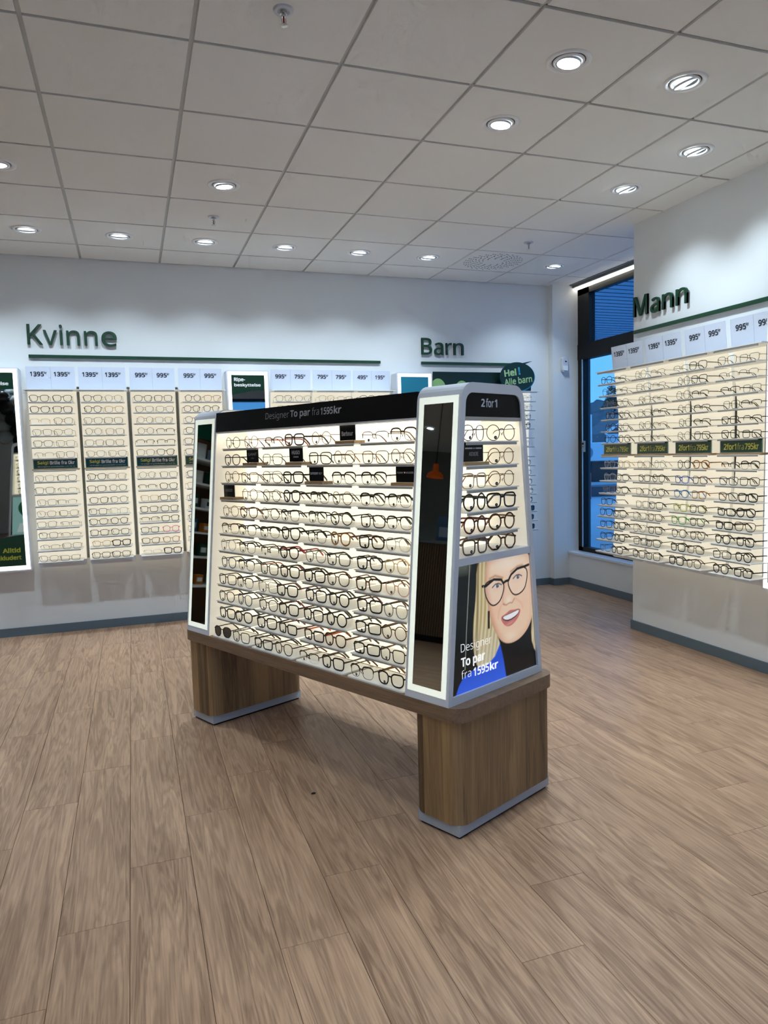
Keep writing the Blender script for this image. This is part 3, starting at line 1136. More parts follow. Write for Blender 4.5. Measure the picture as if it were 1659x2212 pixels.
    for g in (g1, g2):
        f, _ = poly(g, 1)
        blend(f * .10, 'ffffff')
        blend(line(g, 3.0, True), '1b1210')
    blend(line([(-98, 888), (-78, 886), (-30, 904), (16, 897), (28, 882), (42, 887), (62, 889), (78, 908), (118, 926), (168, 929), (193, 932)], 5.0), '0e0b0a')
    for p in ((-92, 886), (186, 925)):
        blend(S((2 - np.hypot(Y - p[0], Z - p[1])) / 1), 'd8d2c0')
    me = bpy.data.meshes.new('poster_print')
    X = 0.0
    vs = [(X, Y[i, j] / 1000, Z[i, j] / 1000) for i in range(nz) for j in range(ny)]
    fs = [(i * ny + j, i * ny + j + 1, (i + 1) * ny + j + 1, (i + 1) * ny + j) for i in range(nz - 1) for j in range(ny - 1)]
    me.from_pydata(vs, [], fs)
    at = me.color_attributes.new('print', 'FLOAT_COLOR', 'POINT')
    buf = np.ones((nz * ny, 4), np.float32)
    buf[:, :3] = C.reshape(-1, 3)
    at.data.foreach_set('color', buf.ravel())
    me.update()
    return me


def print_mat(name, es):
    m = bpy.data.materials.new(name)
    m.use_nodes = True
    nt = m.node_tree
    b = nt.nodes['Principled BSDF']
    a = nt.nodes.new('ShaderNodeVertexColor')
    a.layer_name = 'print'
    nt.links.new(a.outputs[0], b.inputs['Base Color'])
    nt.links.new(a.outputs[0], b.inputs['Emission Color'])
    b.inputs['Emission Strength'].default_value = es
    b.inputs['Roughness'].default_value = .2
    return m


def build_kiosk():
    k = empty('display_kiosk', 'white and oak freestanding eyewear display island in the middle of the shop', 'display stand', KC, KRZ)
    # plinths and legs
    for sx in (1, -1):
        xa, xb = sorted((sx * 0.716, sx * 0.945))
        leg = ob('leg', MB().prism(rrect(xa, xb, -0.300, 0.290, 0.055, 6), 0.052, 0.4315, lambda u, v, t: (u, v, t)).mesh('leg'), M_OAK, k)
        ob('plinth', MB().box(xa + 0.014, xb - 0.014, -0.287, 0.277, 0.010, 0.052).mesh('plinth'), M_PLINTH, k)
        ob('foot', MB().box(xa + 0.022, xb - 0.022, -0.278, 0.268, 0.0, 0.010).mesh('foot'), M_BLACK, k)
    ob('worktop', MB().prism(rrect(-0.958, 0.958, -0.312, 0.300, 0.065, 7), 0.4335, 0.4865, lambda u, v, t: (u, v, t)).mesh('worktop'), M_OAKTOP, k)
    # end portals
    for sx in (1, -1):
        fn = (lambda u, v, t, s=sx: (s * t, u, v))
        so = portal_outline(0.0, ZT, ZB, 0.060)
        si = portal_outline(0.023, ZT - 0.036, ZB, 0.040)
        ob('portal_shell', MB().ring(so, si, PX0, PX1, fn, closed=False).mesh('portal_shell'), M_WHITE, k)
        pb = si
        ob('side_panel', MB().prism(portal_outline(0.004, ZT - 0.004, ZB, 0.058), PX0 - 0.002, PX0 + 0.010, fn).mesh('side_panel'), mat('cream_side_glow', 'ece6d8', .45, emit='f8efda', es=.30), k)  # side panel glows slightly, standing in for LED light falling on it
        ob('base_rail', MB().prism([(YC - hw(.487) + .02, .487), (YC + hw(.487) - .02, .487), (YC + hw(.517) - .02, .517), (YC - hw(.517) + .02, .517)], PX1 - .03, PX1, fn).mesh('base_rail'), M_WHITE, k)
        ob('niche_floor', MB().prism([(YC - hw(.979) + .02, .979), (YC + hw(.979) - .02, .979), (YC + hw(1.006) - .02, 1.006), (YC - hw(1.006) + .02, 1.006)], PX0 + .01, PX1 - .002, fn).mesh('niche_floor'), M_WHITE, k)
        ob('niche_back', MB().prism([(YC - hw(1.006) + .024, 1.006), (YC + hw(1.006) - .024, 1.006), (YC + hw(1.505) - .024, 1.505), (YC - hw(1.505) + .024, 1.505)], PX0 + .012, PX0 + .018, fn).mesh('niche_back'), M_KPANEL, k)
        for sy in (-1, 1):
            ob('niche_side', MB().prism([(YC + sy * (hw(1.006) - .0235), 1.006), (YC + sy * (hw(1.006) - .0255), 1.006), (YC + sy * (hw(1.500) - .0255), 1.500), (YC + sy * (hw(1.500) - .0235), 1.500)], PX0 + .018, PX1 - .012, fn).mesh('niche_side'), mat('cream_side_glow', 'ece6d8'), k)  # niche sides share the glow that imitates light on them
        ob('niche_led', MB().box(sx * (PX1 - .052), sx * (PX1 - .040), YC - .15, YC + .15, 1.498, 1.503).mesh('niche_led'), M_LED, k)
        # head board
        hb = [(YC - hw(1.506) + .0225, 1.506)] + [p for p in si if p[1] > 1.51] + [(YC + hw(1.506) - .0225, 1.506)]
        hd = ob('head_board', MB().prism(hb, PX1 - .016, PX1 - .006, fn).mesh('head_board'), M_BLACK, k)
        ob('lettering', put_text(put_text(put_text(MB(), '2', -.093, -.072, 1.541, 1.570, lambda u, v, n: (sx * (PX1 - .0055), u * sx, v), .014),
                                          'for', -.066, -.020, 1.540, 1.572, lambda u, v, n: (sx * (PX1 - .0055), u * sx, v), .012),
                                 '1', -.014, .001, 1.541, 1.570, lambda u, v, n: (sx * (PX1 - .0055), u * sx, v), .014).mesh('lettering'), M_SIGNTXT, hd)
        ob('head_rail', MB().box(sx * (PX1 - .035), sx * (PX1 - .004), YC - .165, YC + .165, 1.492, 1.505).mesh('head_rail'), M_RAIL, k)
        for z in EZ:
            sh = ob('end_shelf', MB().box(sx * (PX0 + .018), sx * (PX1 - .010), YC - .160, YC + .160, z - .004, z).mesh('end_shelf'), M_SHELF, k)
            ob('shelf_lip', MB().box(sx * (PX1 - .016), sx * (PX1 - .010), YC - .148, YC + .148, z - .014, z - .004).mesh('shelf_lip'), M_RAIL, sh)
        # poster
        ps = ob('poster_box', MB().prism([(YC - hw(.517) + .0225, .517), (YC + hw(.517) - .0225, .517), (YC + hw(.979) - .0225, .979), (YC - hw(.979) + .0225, .979)], PX1 - .040, PX1 - .0095, fn).mesh('poster_box'), M_BLACK, k)
        if sx == 1:
            ob('poster_print', paint_poster(), print_mat('backlit_poster', .42), ps, (PX1 - .009, 0, 0))
            tf = (lambda u, v, n: (PX1 - .0083, u, v))
            t = MB()
            put_text(t, 'Designer', -.227, -.050, .657, .698, tf, -.009)
            put_text(t, 'To par', -.228, -.090, .603, .646, tf, .012)
            put_text(t, 'fra', -.227, -.172, .568, .600, tf, -.009)
            put_text(t, '1595', -.158, -.068, .564, .596, tf, .012)
            put_text(t, 'kr', -.062, -.012, .564, .596, tf, .012)
            ob('poster_lettering', t.mesh('poster_lettering'), mat('poster_white', 'ffffff', .4, emit='ffffff', es=.5), ps)
        # front and rear mirrors with glowing border
        for sl in (slope, bslope):
            xa, xb = (.710, .897) if sx == 1 else (-.897, -.710)
            if sl is bslope:
                xa, xb = -xb, -xa
            mbx = ob('mirror_border', MB().ring([(xa, .514), (xb, .514), (xb, 1.581), (xa, 1.581)], [(xa + .024, .538), (xb - .022, .538), (xb - .022, 1.556), (xa + .024, 1.556)], -.002, .0018, lambda u, v, t: sl(u, v, t)).mesh('mirror_border'), M_GLOW, k)
            ob('mirror', MB().prism([(xa + .022, .536), (xb - .020, .536), (xb - .020, 1.558), (xa + .022, 1.558)], -.002, .0012, lambda u, v, t: sl(u, v, t)).mesh('mirror'), M_MIRROR, mbx)
    # long sides
    for sl, back in ((slope, False), (bslope, True)):
        hd = ob('header_board', MB().prism([(-PX0, 1.512), (PX0, 1.512), (PX0, 1.607), (-PX0, 1.607)], -.018, .0005, lambda u, v, t: sl(u, v, t)).mesh('header_board'), M_BLACK, k)
        if not back:
            tf = (lambda u, v, n: slope(u, v, .001))
            t = MB()
            put_text(t, 'Designer', -.266, -.088, 1.545, 1.583, tf, -.010)
            put_text(t, 'To par', -.078, .064, 1.545, 1.584, tf, .012)
            put_text(t, 'fra', .077, .124, 1.554, 1.586, tf, -.010)
            put_text(t, '1595', .136, .216, 1.553, 1.583, tf, .012)
            put_text(t, 'kr', .222, .270, 1.553, 1.585, tf, .012)
            ob('lettering', t.mesh('lettering'), M_SIGNTXT, hd)
        ob('led_strip', MB().box(-PX0 + .02, PX0 - .02, 0, .012, 1.516, 1.522, lambda x, y, z: sl(x, z, -.028 - y)).mesh('led_strip'), M_LED, k)
        ob('header_lip', MB().box(-PX0, PX0, 0, .02, 1.505, 1.512, lambda x, y, z: sl(x, z, .0 - y)).mesh('header_lip'), M_WHITE, k)
        for c in range(4):
            a = -PX0 + c * PX0 / 2
            ob('back_panel', MB().box(a + .0008, a + PX0 / 2 - .0008, 0, .008, ZB, 1.53, lambda x, y, z: sl(x, z, -.186 - y)).mesh('back_panel'), M_KPANEL, k)
    ob('top_cover', MB().box(-PX0, PX0, YC - hw(1.59) + .02, YC + hw(1.59) - .02, 1.592, 1.600).mesh('top_cover'), M_WHITE, k)
    # front shelves
    rail = MB().box(.008, SHL - .008, 0.0, 0.004, -.0115, -.004).mesh('shelf_lip')
    plate = MB().box(0, SHL, 0, .158, -.004, 0).mesh('front_shelf')
    tray = MB().prism(rrect(0, SHL + .006, 0, .155, .012, 3, (1, 1, 0, 0)), 0, .006, lambda u, v, t: (u, v, t)).mesh('bottom_tray')
    for c in range(4):
        for z in SHZ:
            s = ob('front_shelf', plate, M_SHELF, k, (COLX[c], yF(z) + .022, z))
            ob('shelf_lip', rail, M_RAIL, s, (0, 0.001, 0))
        ob('bottom_tray', tray, M_SHELF, k, (COLX[c] - .003, yF(ZB) + .008, ZB))
    return k


build_kiosk()


def kw(x, y, z):
    p = KC + KL * x + KS * y
    return (p.x, p.y, z)


def brand_sign(loc, rz, lines, label, w=.098, h=.066, pl=.0):
    """oak block with an upright clear holder and a black card"""
    e = empty('brand_sign', label, 'sign', loc, rz, 'small black card signs among the glasses')
    ob('wood_block', MB().box(-w * .62, w * .62, -.012, .048, 0, .012).mesh('wood_block', bevel=.001), M_SIGNWOOD, e)
    ob('clear_holder', MB().box(-w / 2 - .002, w / 2 + .004, .008, .0105, .012, .014 + h).mesh('clear_holder'), M_ACRYL, e)
    cd = ob('card', MB().box(-w / 2, w / 2, .0062, .0076, .013, .013 + h).mesh('card'), M_CARD, e)
    t = MB()
    for s, x0, x1, z0, z1, b in lines:
        put_text(t, s, x0 * w, x1 * w, .013 + z0 * h, .013 + z1 * h, lambda u, v, n: (u, .0058, v), b)
    ob('lettering', t.mesh('lettering'), M_SIGNTXT, cd)
    return e


KROWS = [
    'gunmetal.round.wire gold.round.wire | black.half-rim.slim/red black.square.bold | gold.round.wire S1 | gunmetal.half-rim.wire/dark_red black.browline.slim/gold',
    'gunmetal.panto.slim S2 | gunmetal.square.wire S3 | navy.square.slim/black gold.hexagonal.wire/amber | gunmetal.square.wire/black gold.hexagonal.wire/black',
    'gold.round.wire/tortoiseshell silver.square.wire/tortoiseshell | gunmetal.aviator.wire black.square.bold | S4 black.browline.slim | black.browline.slim S5',
    'S6 gold.round.wire/gunmetal | gunmetal.round.wire/brown navy.panto.bold/black | black.browline.slim gold.hexagonal.wire/dark_brown | black.browline.bold black.browline.slim',
    'gold.round.wire/brown tortoiseshell.panto.slim | gunmetal.hexagonal.wire black.browline.slim | dark_green.browline.slim black.round.slim | gunmetal.square.slim black.browline.slim',
    'gold.browline.slim/black black.browline.slim | black.browline.slim black.aviator.bold | black.browline.slim/dark_green amber.panto.bold/brown | black.square.bold/taupe clear.panto.slim/black',
    'clear.round.slim/black black.browline.slim | gunmetal.half-rim.slim/dark_red black.panto.bold/red | grey_clear.panto.slim/black dark_green.square.slim/olive | navy.square.bold/dark_brown beige_clear.panto.slim',
    'slate_blue.panto.slim black.browline.slim | black.square.slim/red black.square.bold | black.square.bold tortoiseshell.panto.slim | tortoiseshell.square.bold/black rose_clear.panto.slim/tortoiseshell',
    'black.square.slim gunmetal.browline.slim/black | grey.square.wire/gunmetal black.square.bold/dark_red | navy.square.bold black.panto.bold | black.square.bold/dark_red grey_clear.panto.slim/black',
    'dark_brown.panto.slim slate_blue.panto.slim/black | navy.panto.slim/black black.square.bold/dark_red | black.square.bold black.round.bold | black.rectangular.bold tortoiseshell.round.slim/gold',
    'black.square.bold/teal black.panto.bold | black.square.bold black.rectangular.bold/dark_red | black.rectangular.bold/orange tortoiseshell.panto.bold | black.rectangular.bold black.square.slim/gold',
    'black.panto.slim.sun olive.square.slim/black | black.rectangular.bold tortoiseshell.panto.slim/black | black.half-rim.slim/dark_red black.square.bold/olive | black.browline.slim/tortoiseshell black.cat-eye.bold/gold',
]
KSIGNS = {
    'S1': ([('Barbour', -.36, .36, .28, .58, .012)], 'black name card on a wood block, top shelf of the island, third bay'),
    'S2': ([('GANT', -.38, .38, .50, .70, .0), ('EYEWEAR', -.13, .13, .28, .35, 0)], 'black name card on a wood block, island second shelf, first bay'),
    'S3': ([('HUGO', -.30, .30, .50, .76, .018), ('EYEWEAR', -.19, .19, .28, .38, .02)], 'black name card with bold white word, island second shelf, second bay'),
    'S4': ([('SUPERDRY', -.42, .14, .42, .58, .02), ('\u6975\u5ea6\u5e72', .17, .42, .42, .58, .0)], 'black name card with condensed white word, island third shelf, third bay'),
    'S5': ([('TOMMY', -.43, -.09, .50, .60, .0), ('HILFIGER', .05, .46, .50, .60, .0)], 'wide black name card at the end of the island third shelf'),
    'S6': ([('LYLE & SCOTT', -.32, .32, .40, .60, .0)], 'black name card at the left end of the island fourth shelf'),
}
BAY = ['first', 'second', 'third', 'fourth']
rng = random.Random(3)
for r, row in enumerate(KROWS):
    z = SHZ[r] if r < 11 else ZB + .006
    yf = yF(z) + .022 if r < 11 else yF(ZB) + .008
    for c, bay in enumerate(row.split(' | ')):
        for q, it in enumerate(bay.split()):
            x = COLX[c] + SHL * (.255 + .49 * q)
            if it[0] == 'S' and it[1:].isdigit():
                ln, lab = KSIGNS[it]
                sgn = brand_sign(kw(x + (.02 if q else -.02), yf + .012, z + .0003), KRZ, ln, lab)
                if it == 'S5':
                    cdp = [o for o in sgn.children if o.name.startswith('card')][0]
                    ob('emblem', MB().box(-.004, .0005, .0055, .0058, .047, .0525).mesh('emblem'), M_WHITETXT, cdp)
                    ob('emblem', MB().box(.0005, .004, .0055, .0058, .047, .0525).mesh('emblem'), mat('emblem_red', 'b03038', .5), cdp)
                continue
            spec = it.replace('_', ' ')
            eyeglasses(spec, kw(x + rng.uniform(-.006, .006), yf + .010 + rng.uniform(0, .006), z + .0004), KRZ + rng.uniform(-.07, .10),
                       f"{('left', 'right')[q]} pair in {BAY[c]} bay, {ORD[r]} shelf down on island", 'glasses on the island front', 'black', 1.03)

# end niche of the kiosk
NROWS = ['navy.panto.wire/navy navy.round.wire', 'S7 gold.round.wire', 'cream.square.slim/gold gold.round.wire/dark_red', 'dark_green.round.bold navy.square.bold', 'dark_red.round.bold brown.round.bold', 'taupe.square.bold tortoiseshell.hexagonal.bold']
for r, row in enumerate(NROWS):
    z = EZ[r] if r < 5 else 1.006
    for q, it in enumerate(row.split()):
        y = YC + (-.088, .072)[q]
        if it == 'S7':
            e = brand_sign(kw(PX1 - .028, y + .004, z + .0003), KRZ + PI / 2, [('ANDMORE', -.24, .24, .28, .48, .0)], 'black name card with a white bar, niche at the island end', .112, .074)
            cdp = [o for o in e.children if o.name.startswith('card')][0]
            for a, b in ((-.047, -.010), (-.010, -.006), (-.002, .002), (.006, .010), (.014, .047)):
                ob('logo_bar', MB().box(a, b, .0055, .0058, .059, .064).mesh('logo_bar'), M_WHITETXT, cdp)
            continue
        eyeglasses(it.replace('_', ' '), kw(PX1 - .024, y, z + .0004), KRZ + PI / 2 + (0.1, -.25)[q] * (.6 if r else 1), f"{('left', 'right')[q]} pair, {ORD[r]} shelf down in niche at island end", 'glasses in the island end niche', 'black', 1.12)

# ------------------------------------------------------------------ wall displays
PROF = [(.552, -.104), (1.32, -.050), (1.62, -.050), (1.945, -.090)]


def pY(z):
    for (z0, y0), (z1, y1) in zip(PROF, PROF[1:]):
        if z <= z1:
            return y0 + (y1 - y0) * (z - z0) / (z1 - z0)
    return PROF[-1][1]


PW = 0.350
WSH = [1.847, 1.763, 1.676, 1.589, 1.502, 1.416, 1.322, 1.234, 1.14, 1.047, .958, .877, .79, .702, .612]


def panel_mesh(foot):
    mb = MB()
    zs, ins = (([.552, .556, .563, .572, .600], [.016, .007, .002, 0, 0]) if foot else ([.600, 1.32, 1.62, 1.945], [0, 0, 0, 0]))
    vs = []
    for z, i in zip(zs, ins):
        y = pY(z)
        vs += [(i, y, z), (PW - i, y, z), (PW - i, y + .010, z), (i, y + .010, z)]
    fs = [(0, 3, 2, 1)]
    for k in range(len(zs) - 1):
        for i in range(4):
            j = (i + 1) % 4
            fs.append((k * 4 + i, k * 4 + j, (k + 1) * 4 + j, (k + 1) * 4 + i))
    n = len(zs) - 1
    fs.append((n * 4, n * 4 + 1, n * 4 + 2, n * 4 + 3))
    return mb.add(vs, fs).mesh('back_panel')


PM, PMF = panel_mesh(False), panel_mesh(True)
WPLATE = MB().box(0.010, PW - .016, 0, .168, -.004, 0).mesh('panel_shelf')
WLIP = MB().box(.016, PW - .030, 0, .004, -.012, -.004).mesh('shelf_lip')
WLEDGE = MB().box(-.012, PW + .012, -.245, -.080, 1.936, 1.942).mesh('ledge')
WLEDLIP = MB().box(.004, PW - .016, -.243, -.239, 1.924, 1.936).mesh('ledge_lip')
HCARD = MB().add([(0, -.100, 1.944), (PW, -.100, 1.944), (PW, -.118, 2.127), (0, -.118, 2.127), (0, -.0985, 1.944), (PW, -.0985, 1.944), (PW, -.1165, 2.127), (0, -.1165, 2.127)],
                 [(0, 1, 2, 3), (7, 6, 5, 4), (0, 4, 5, 1), (1, 5, 6, 2), (2, 6, 7, 3), (3, 7, 4, 0)]).mesh('header_card')
HGAP = MB().box(PW / 2 - .0006, PW / 2 + .0006, -.1190, -.1005, 1.944, 2.126, lambda x, y, z: (x, -.1004 - .018 * (z - 1.944) / .183 + (y + .11) * .02, z)).mesh('card_joint')


def hfn(off):
    return lambda u, v, n: (u, -.1008 - .018 * (v - 1.944) / .183 - off, v)


def wall_panel(o, rz, label, prices, group, header='price'):
    e = empty('wall_display_panel', label, 'display panel', o, rz, group)
    ob('back_panel', PM, M_PANEL, e)
    ob('panel_foot', PMF, M_WHITE, e)
    lg = ob('ledge', WLEDGE, M_SHELF, e)
    ob('ledge_lip', WLEDLIP, M_RAIL, lg)
    for z in WSH:
        s = ob('panel_shelf', WPLATE, M_SHELF, e, (0, pY(z) - .168, z))
        ob('shelf_lip', WLIP, M_RAIL, s, (0, .001, 0))
    if header == 'price':
        h = ob('header_card', HCARD, M_HEADER, e)
        for q, p in enumerate(prices):
            x0 = (.030, .198)[q]
            t = MB()
            if len(p) == 3:
                x0 += .012
            w = .026 * len(p) - (.006 if p[0] == '1' else 0)
            put_text(t, p, x0, x0 + w, 2.052, 2.087, hfn(.0005), .012)
            put_text(t, 'kr', x0 + w + .003, x0 + w + .021, 2.071, 2.090, hfn(.0005), .012)
            ob('price_lettering', t.mesh('price_lettering'), M_NAVYTXT, h)
        ob('card_joint', HGAP, mat('card_joint_grey', '9aa3b4', .5), h)
    else:
        h = ob('header_card', HCARD, mat('dark_green_board', '062420', .4), e)
        if header == 'leaf':
            for cx, cz, r in ((.055, 1.955, .085), (.300, 1.95, .075)):
                pts = [(cx + r * math.cos(PI * i / 14), cz + 1.3 * r * math.sin(PI * i / 14)) for i in range(15)]
                pts = [(min(max(u, .002), PW - .002), v) for u, v in pts]
                ob('leaf_print', MB().add([hfn(.0006)(u, v, 0) for u, v in pts], [tuple(range(15))]).mesh('leaf_print'), mat('leaf_green', '8fb877', .5), h)
    return e


def wpt(o, rz, x, y, z):
    c, s = math.cos(rz), math.sin(rz)
    return (o[0] + c * x - s * y, o[1] + s * x + c * y, z)


def promo_sign(o, rz, kind, label):
    z = WSH[6] + .0003
    yy = pY(z) - .150
    e = empty('promo_sign', label, 'sign', wpt(o, rz, PW / 2, yy, z), rz, 'dark green offer signs on the wall displays')
    w = .160
    ob('wood_block', MB().box(-w - .006, w + .012, -.012, .040, 0, .010).mesh('wood_block', bevel=.001), M_SIGNWOOD, e)
    ob('clear_holder', MB().box(-w, w, .008, .010, .010, .093).mesh('clear_holder'), M_ACRYL, e)
    cd = ob('card', MB().box(-w + .006, w - .006, .0060, .0075, .012, .090).mesh('card'), M_GREENCARD, e)
    ob('card_rim', MB().ring([(-w + .001, .010), (w - .001, .010), (w - .001, .092), (-w + .001, .092)], [(-w + .006, .013), (w - .006, .013), (w - .006, .089), (-w + .006, .089)], .0055, .0085, lambda u, v, t: (u, t, v)).mesh('card_rim'), mat('sign_rim', '9fb4a6', .3), e)
    f = (lambda u, v, n: (u, .0054, v))
    a, b = MB(), MB()
    if kind == 'salg':
        put_text(a, 'Salg!', -.128, -.050, .040, .072, f, .014)
        put_text(b, 'Brille fra 0kr', -.040, .138, .043, .072, f, .014)
        put_text(b, 'N\u00e5r du kj\u00f8per en synsunders\u00f8kelse', -.126, .060, .022, .033, f, .0)
        put_text(b, '(verdi 595 kr)', .066, .138, .022, .032, f, -.01)
        ob('offer_word', a.mesh('offer_word'), M_YELTXT, cd)
        ob('offer_lettering', b.mesh('offer_lettering'), M_WHITETXT, cd)
    else:
        put_text(a, '2for1', -.128, -.032, .028, .066, f, .012)
        put_text(a, 'fra', -.024, .024, .028, .066, f, -.009)
        put_text(a, '795kr', .032, .132, .028, .066, f, .012)
        ob('offer_lettering', a.mesh('offer_lettering'), M_YELTXT, cd)
    return e


def fill_panel(o, rz, rows, place, group, rr, yaw=0.0):
    """rows: list of (shelf index, [specs])"""
    for si, specs in rows:
        z = WSH[si]
        for q, sp in enumerate(specs):
            if not sp or sp == '-':
                continue
            x = .010 + (PW - .026) * (.26 + .48 * q) + rr.uniform(-.008, .008)
            y = pY(z) - .168 + .014 + rr.uniform(0, .012)
            side = ('left', 'right')[q]
            eyeglasses(sp.replace('_', ' '), wpt(o, rz, x, y, z + .0004), rz + yaw + rr.uniform(-.10, .10), f"{side} pair, {ORD[si]} shelf down, {place}", group, None, 1.0)


# ---- back wall
rr = random.Random(11)
WOMEN_TOP = ['black.cat-eye.slim', 'gunmetal.square.wire', 'dark_brown.panto.slim', 'gunmetal.cat-eye.wire', 'silver.panto.wire', 'gold.square.wire', 'grey.round.wire', 'gunmetal.half-rim.slim']
WOMEN_LOW = ['silver.rectangular.wire', 'gold.cat-eye.wire', 'gunmetal.half-rim.wire', 'grey_clear.square.slim', 'silver.half-rim.wire', 'gold.half-rim.wire', 'grey.square.wire']
WOMEN_ACE = ['dark_brown.cat-eye.slim', 'black.square.slim', 'tortoiseshell.cat-eye.slim', 'beige_clear.square.slim', 'black.cat-eye.slim', 'taupe.square.slim', 'slate_blue.rectangular.slim', 'grey_clear.panto.slim']
LP = [-.7305, -.3570, .0245, .4035]
WG = {
    0: {0: 'black.cat-eye.slim black.cat-eye.slim', 1: 'black.cat-eye.slim dark_brown.square.slim', 2: 'beige_clear.half-rim.wire black.cat-eye.wire', 3: 'gunmetal.square.wire grey.cat-eye.wire'},
    1: {0: 'dark_brown.cat-eye.slim grey.panto.wire', 1: 'black.panto.slim beige_clear.cat-eye.slim', 2: 'black.cat-eye.wire black.square.wire', 13: 'beige_clear.cat-eye.slim black.square.bold', 14: 'black.square.slim black.square.slim',
        11: 'dark_brown.cat-eye.slim tortoiseshell.panto.slim', 12: 'black.square.slim black.cat-eye.slim', 10: 'slate_blue.square.slim clear.square.slim'},
    2: {0: 'dark_brown.cat-eye.slim tortoiseshell.square.slim', 1: 'gunmetal.cat-eye.wire black.cat-eye.wire', 12: 'teal.square.slim pink.panto.slim', 13: 'brown.cat-eye.slim amber.panto.slim', 14: 'clear.half-rim.wire navy.square.bold', 11: 'black.half-rim.slim black.square.slim', 10: 'black.square.slim black.square.slim'},
    3: {0: 'tortoiseshell.round.slim amber.square.slim', 1: 'tortoiseshell.panto.slim dark_brown.panto.slim'},
}
prices = [('1395', '1395'), ('1395', '1395'), ('995', '995'), ('995', '995')]
pname = ['leftmost back wall panel', 'second back wall panel', 'third back wall panel', 'fourth back wall panel']
ptag = ['first display panel of the back wall, beside the lit mirror', 'second display panel of the back wall, prices 1395 and 1395', 'third display panel of the back wall, with a pink pair low down', 'fourth display panel of the back wall, partly behind the island']
stag = ['leftmost', 'second', 'third', 'fourth']
for p in range(4):
    o = (LP[p], BW, 0)
    wall_panel(o, 0, ptag[p], prices[p], 'back wall display panels')
    promo_sign(o, 0, 'salg', f'{stag[p]} dark green sale sign on the back wall, yellow first word')
    rows = []
    for si in range(15):
        if si == 6:
            continue
        if si in WG[p]:
            rows.append((si, WG[p][si].split()))
            continue
        pool = {0: WOMEN_TOP[:0] + WOMEN_LOW, 1: WOMEN_TOP if si < 8 else WOMEN_ACE, 2: WOMEN_TOP if si < 9 else WOMEN_ACE, 3: WOMEN_ACE}[p]
        rows.append((si, [rr.choice(pool), rr.choice(pool)]))
    if p == 3:
        rows = [(si, s if si < 2 else s[:1]) for si, s in rows]
    fill_panel(o, 0, rows, pname[p], 'glasses on the back wall', rr)
LP2 = [1.166, 1.537, 1.905]
for p in range(3):
    o = (LP2[p], BW, 0)
    wall_panel(o, 0, ['fifth display panel of the back wall, prices 995 and 795', 'sixth display panel of the back wall, prices 795 and 795', 'seventh display panel of the back wall, prices 495 and 195'][p], [('995', '795'), ('795', '795'), ('495', '195')][p], 'back wall display panels')
    rows = [(0, [['grey_clear.square.slim', 'gunmetal.cat-eye.wire'], ['gold.square.wire', 'gunmetal.half-rim.wire'], ['black.square.slim', 'grey.panto.wire']][p]), (1, [['grey.panto.wire', 'silver.square.wire'], ['black.panto.slim', 'gold.cat-eye.wire'], ['gunmetal.square.wire', 'clear.panto.slim']][p])]
    fill_panel(o, 0, rows, ['fifth back wall panel', 'sixth back wall panel', 'seventh back wall panel'][p], 'glasses on the back wall', rr)
LP3 = [2.672, 3.022, 3.372]
for p in range(3):
    o = (LP3[p] if p else 2.676, BW, 0)
    wall_panel(o, 0, ['first children\'s display panel with dark green leaf header', 'second children\'s display panel with dark green header', 'last children\'s display panel under the speech bubble sign'][p], None, 'children\'s display panels', ('leaf', 'plain', 'plain')[p])
KIDS = ['clear.panto.slim', 'silver.square.wire', 'slate_blue.square.slim', 'navy.square.bold', None, 'black.round.wire', None, 'black.round.slim', 'grey.panto.wire', 'black.round.slim', 'navy.square.slim', 'black.rectangular.bold', 'navy.square.bold.sun', 'navy.panto.bold.sun', 'dark_brown.square.bold.sun']
rows = []
for si, sp in enumerate(KIDS):
    if sp:
        rows.append((si, ['-', sp] if si != 0 else ['clear.round.slim', sp]))
fill_panel((LP3[2] - .012, BW, 0), 0, rows, "children's panel by the window", 'children\'s glasses by the window', rr, yaw=.25)

# speech bubble sign
bb = empty('speech_bubble_sign', 'dark green speech bubble sign reading in pale green, on the last back wall panel', 'sign', (3.515, BW - .205, 1.943))


def bubble(off, cx=0.0, cz=.138):
    pts = []
    for i in range(40):
        a = 2 * PI * i / 40
        pts.append((cx + (.185 + off) * math.cos(a), cz + (.135 + off) * math.sin(a)))
    # tail at the upper right
    out = []
    for i, p in enumerate(pts):
        if i == 8:
            out.append((cx + .160 + off, cz + .148 + off))
        if i in (7, 8):
            pass
        out.append(p)
    return out


ob('bubble_rim', MB().prism(bubble(.004, .006, .134), .004, .010, lambda u, v, t: (u, t, v)).mesh('bubble_rim'), mat('bubble_rim_blue', '2d8fb0', .4), bb)
bd = ob('bubble_board', MB().prism(bubble(0), -.002, .0035, lambda u, v, t: (u, t, v)).mesh('bubble_board'), mat('bubble_green', '06281f', .4), bb)
bf = (lambda u, v, n: (u * math.cos(.13) - v * math.sin(.13), -.0026, .130 + u * math.sin(.13) + v * math.cos(.13)))
bf2 = bf
ob('bubble_lettering', put_text(put_text(MB(), 'Hei', -.135, -.005, .020, .085, bf, .02), 'Alle barn', -.145, .155, -.062, .002, bf, .012).mesh('bubble_lettering'), mat('bubble_text_green', 'a5c98c', .5), bd)
ob('exclamation_mark', put_text(MB(), '!', .018, .036, .020, .094, bf, .02).mesh('exclamation_mark'), mat('bubble_text_blue', '3aa7c4', .5), bd)
ob('sign_foot', MB().box(-.02, .10, .011, .03, 0, .012).mesh('sign_foot'), mat('bubble_foot_green', '06281f', .4), bb)


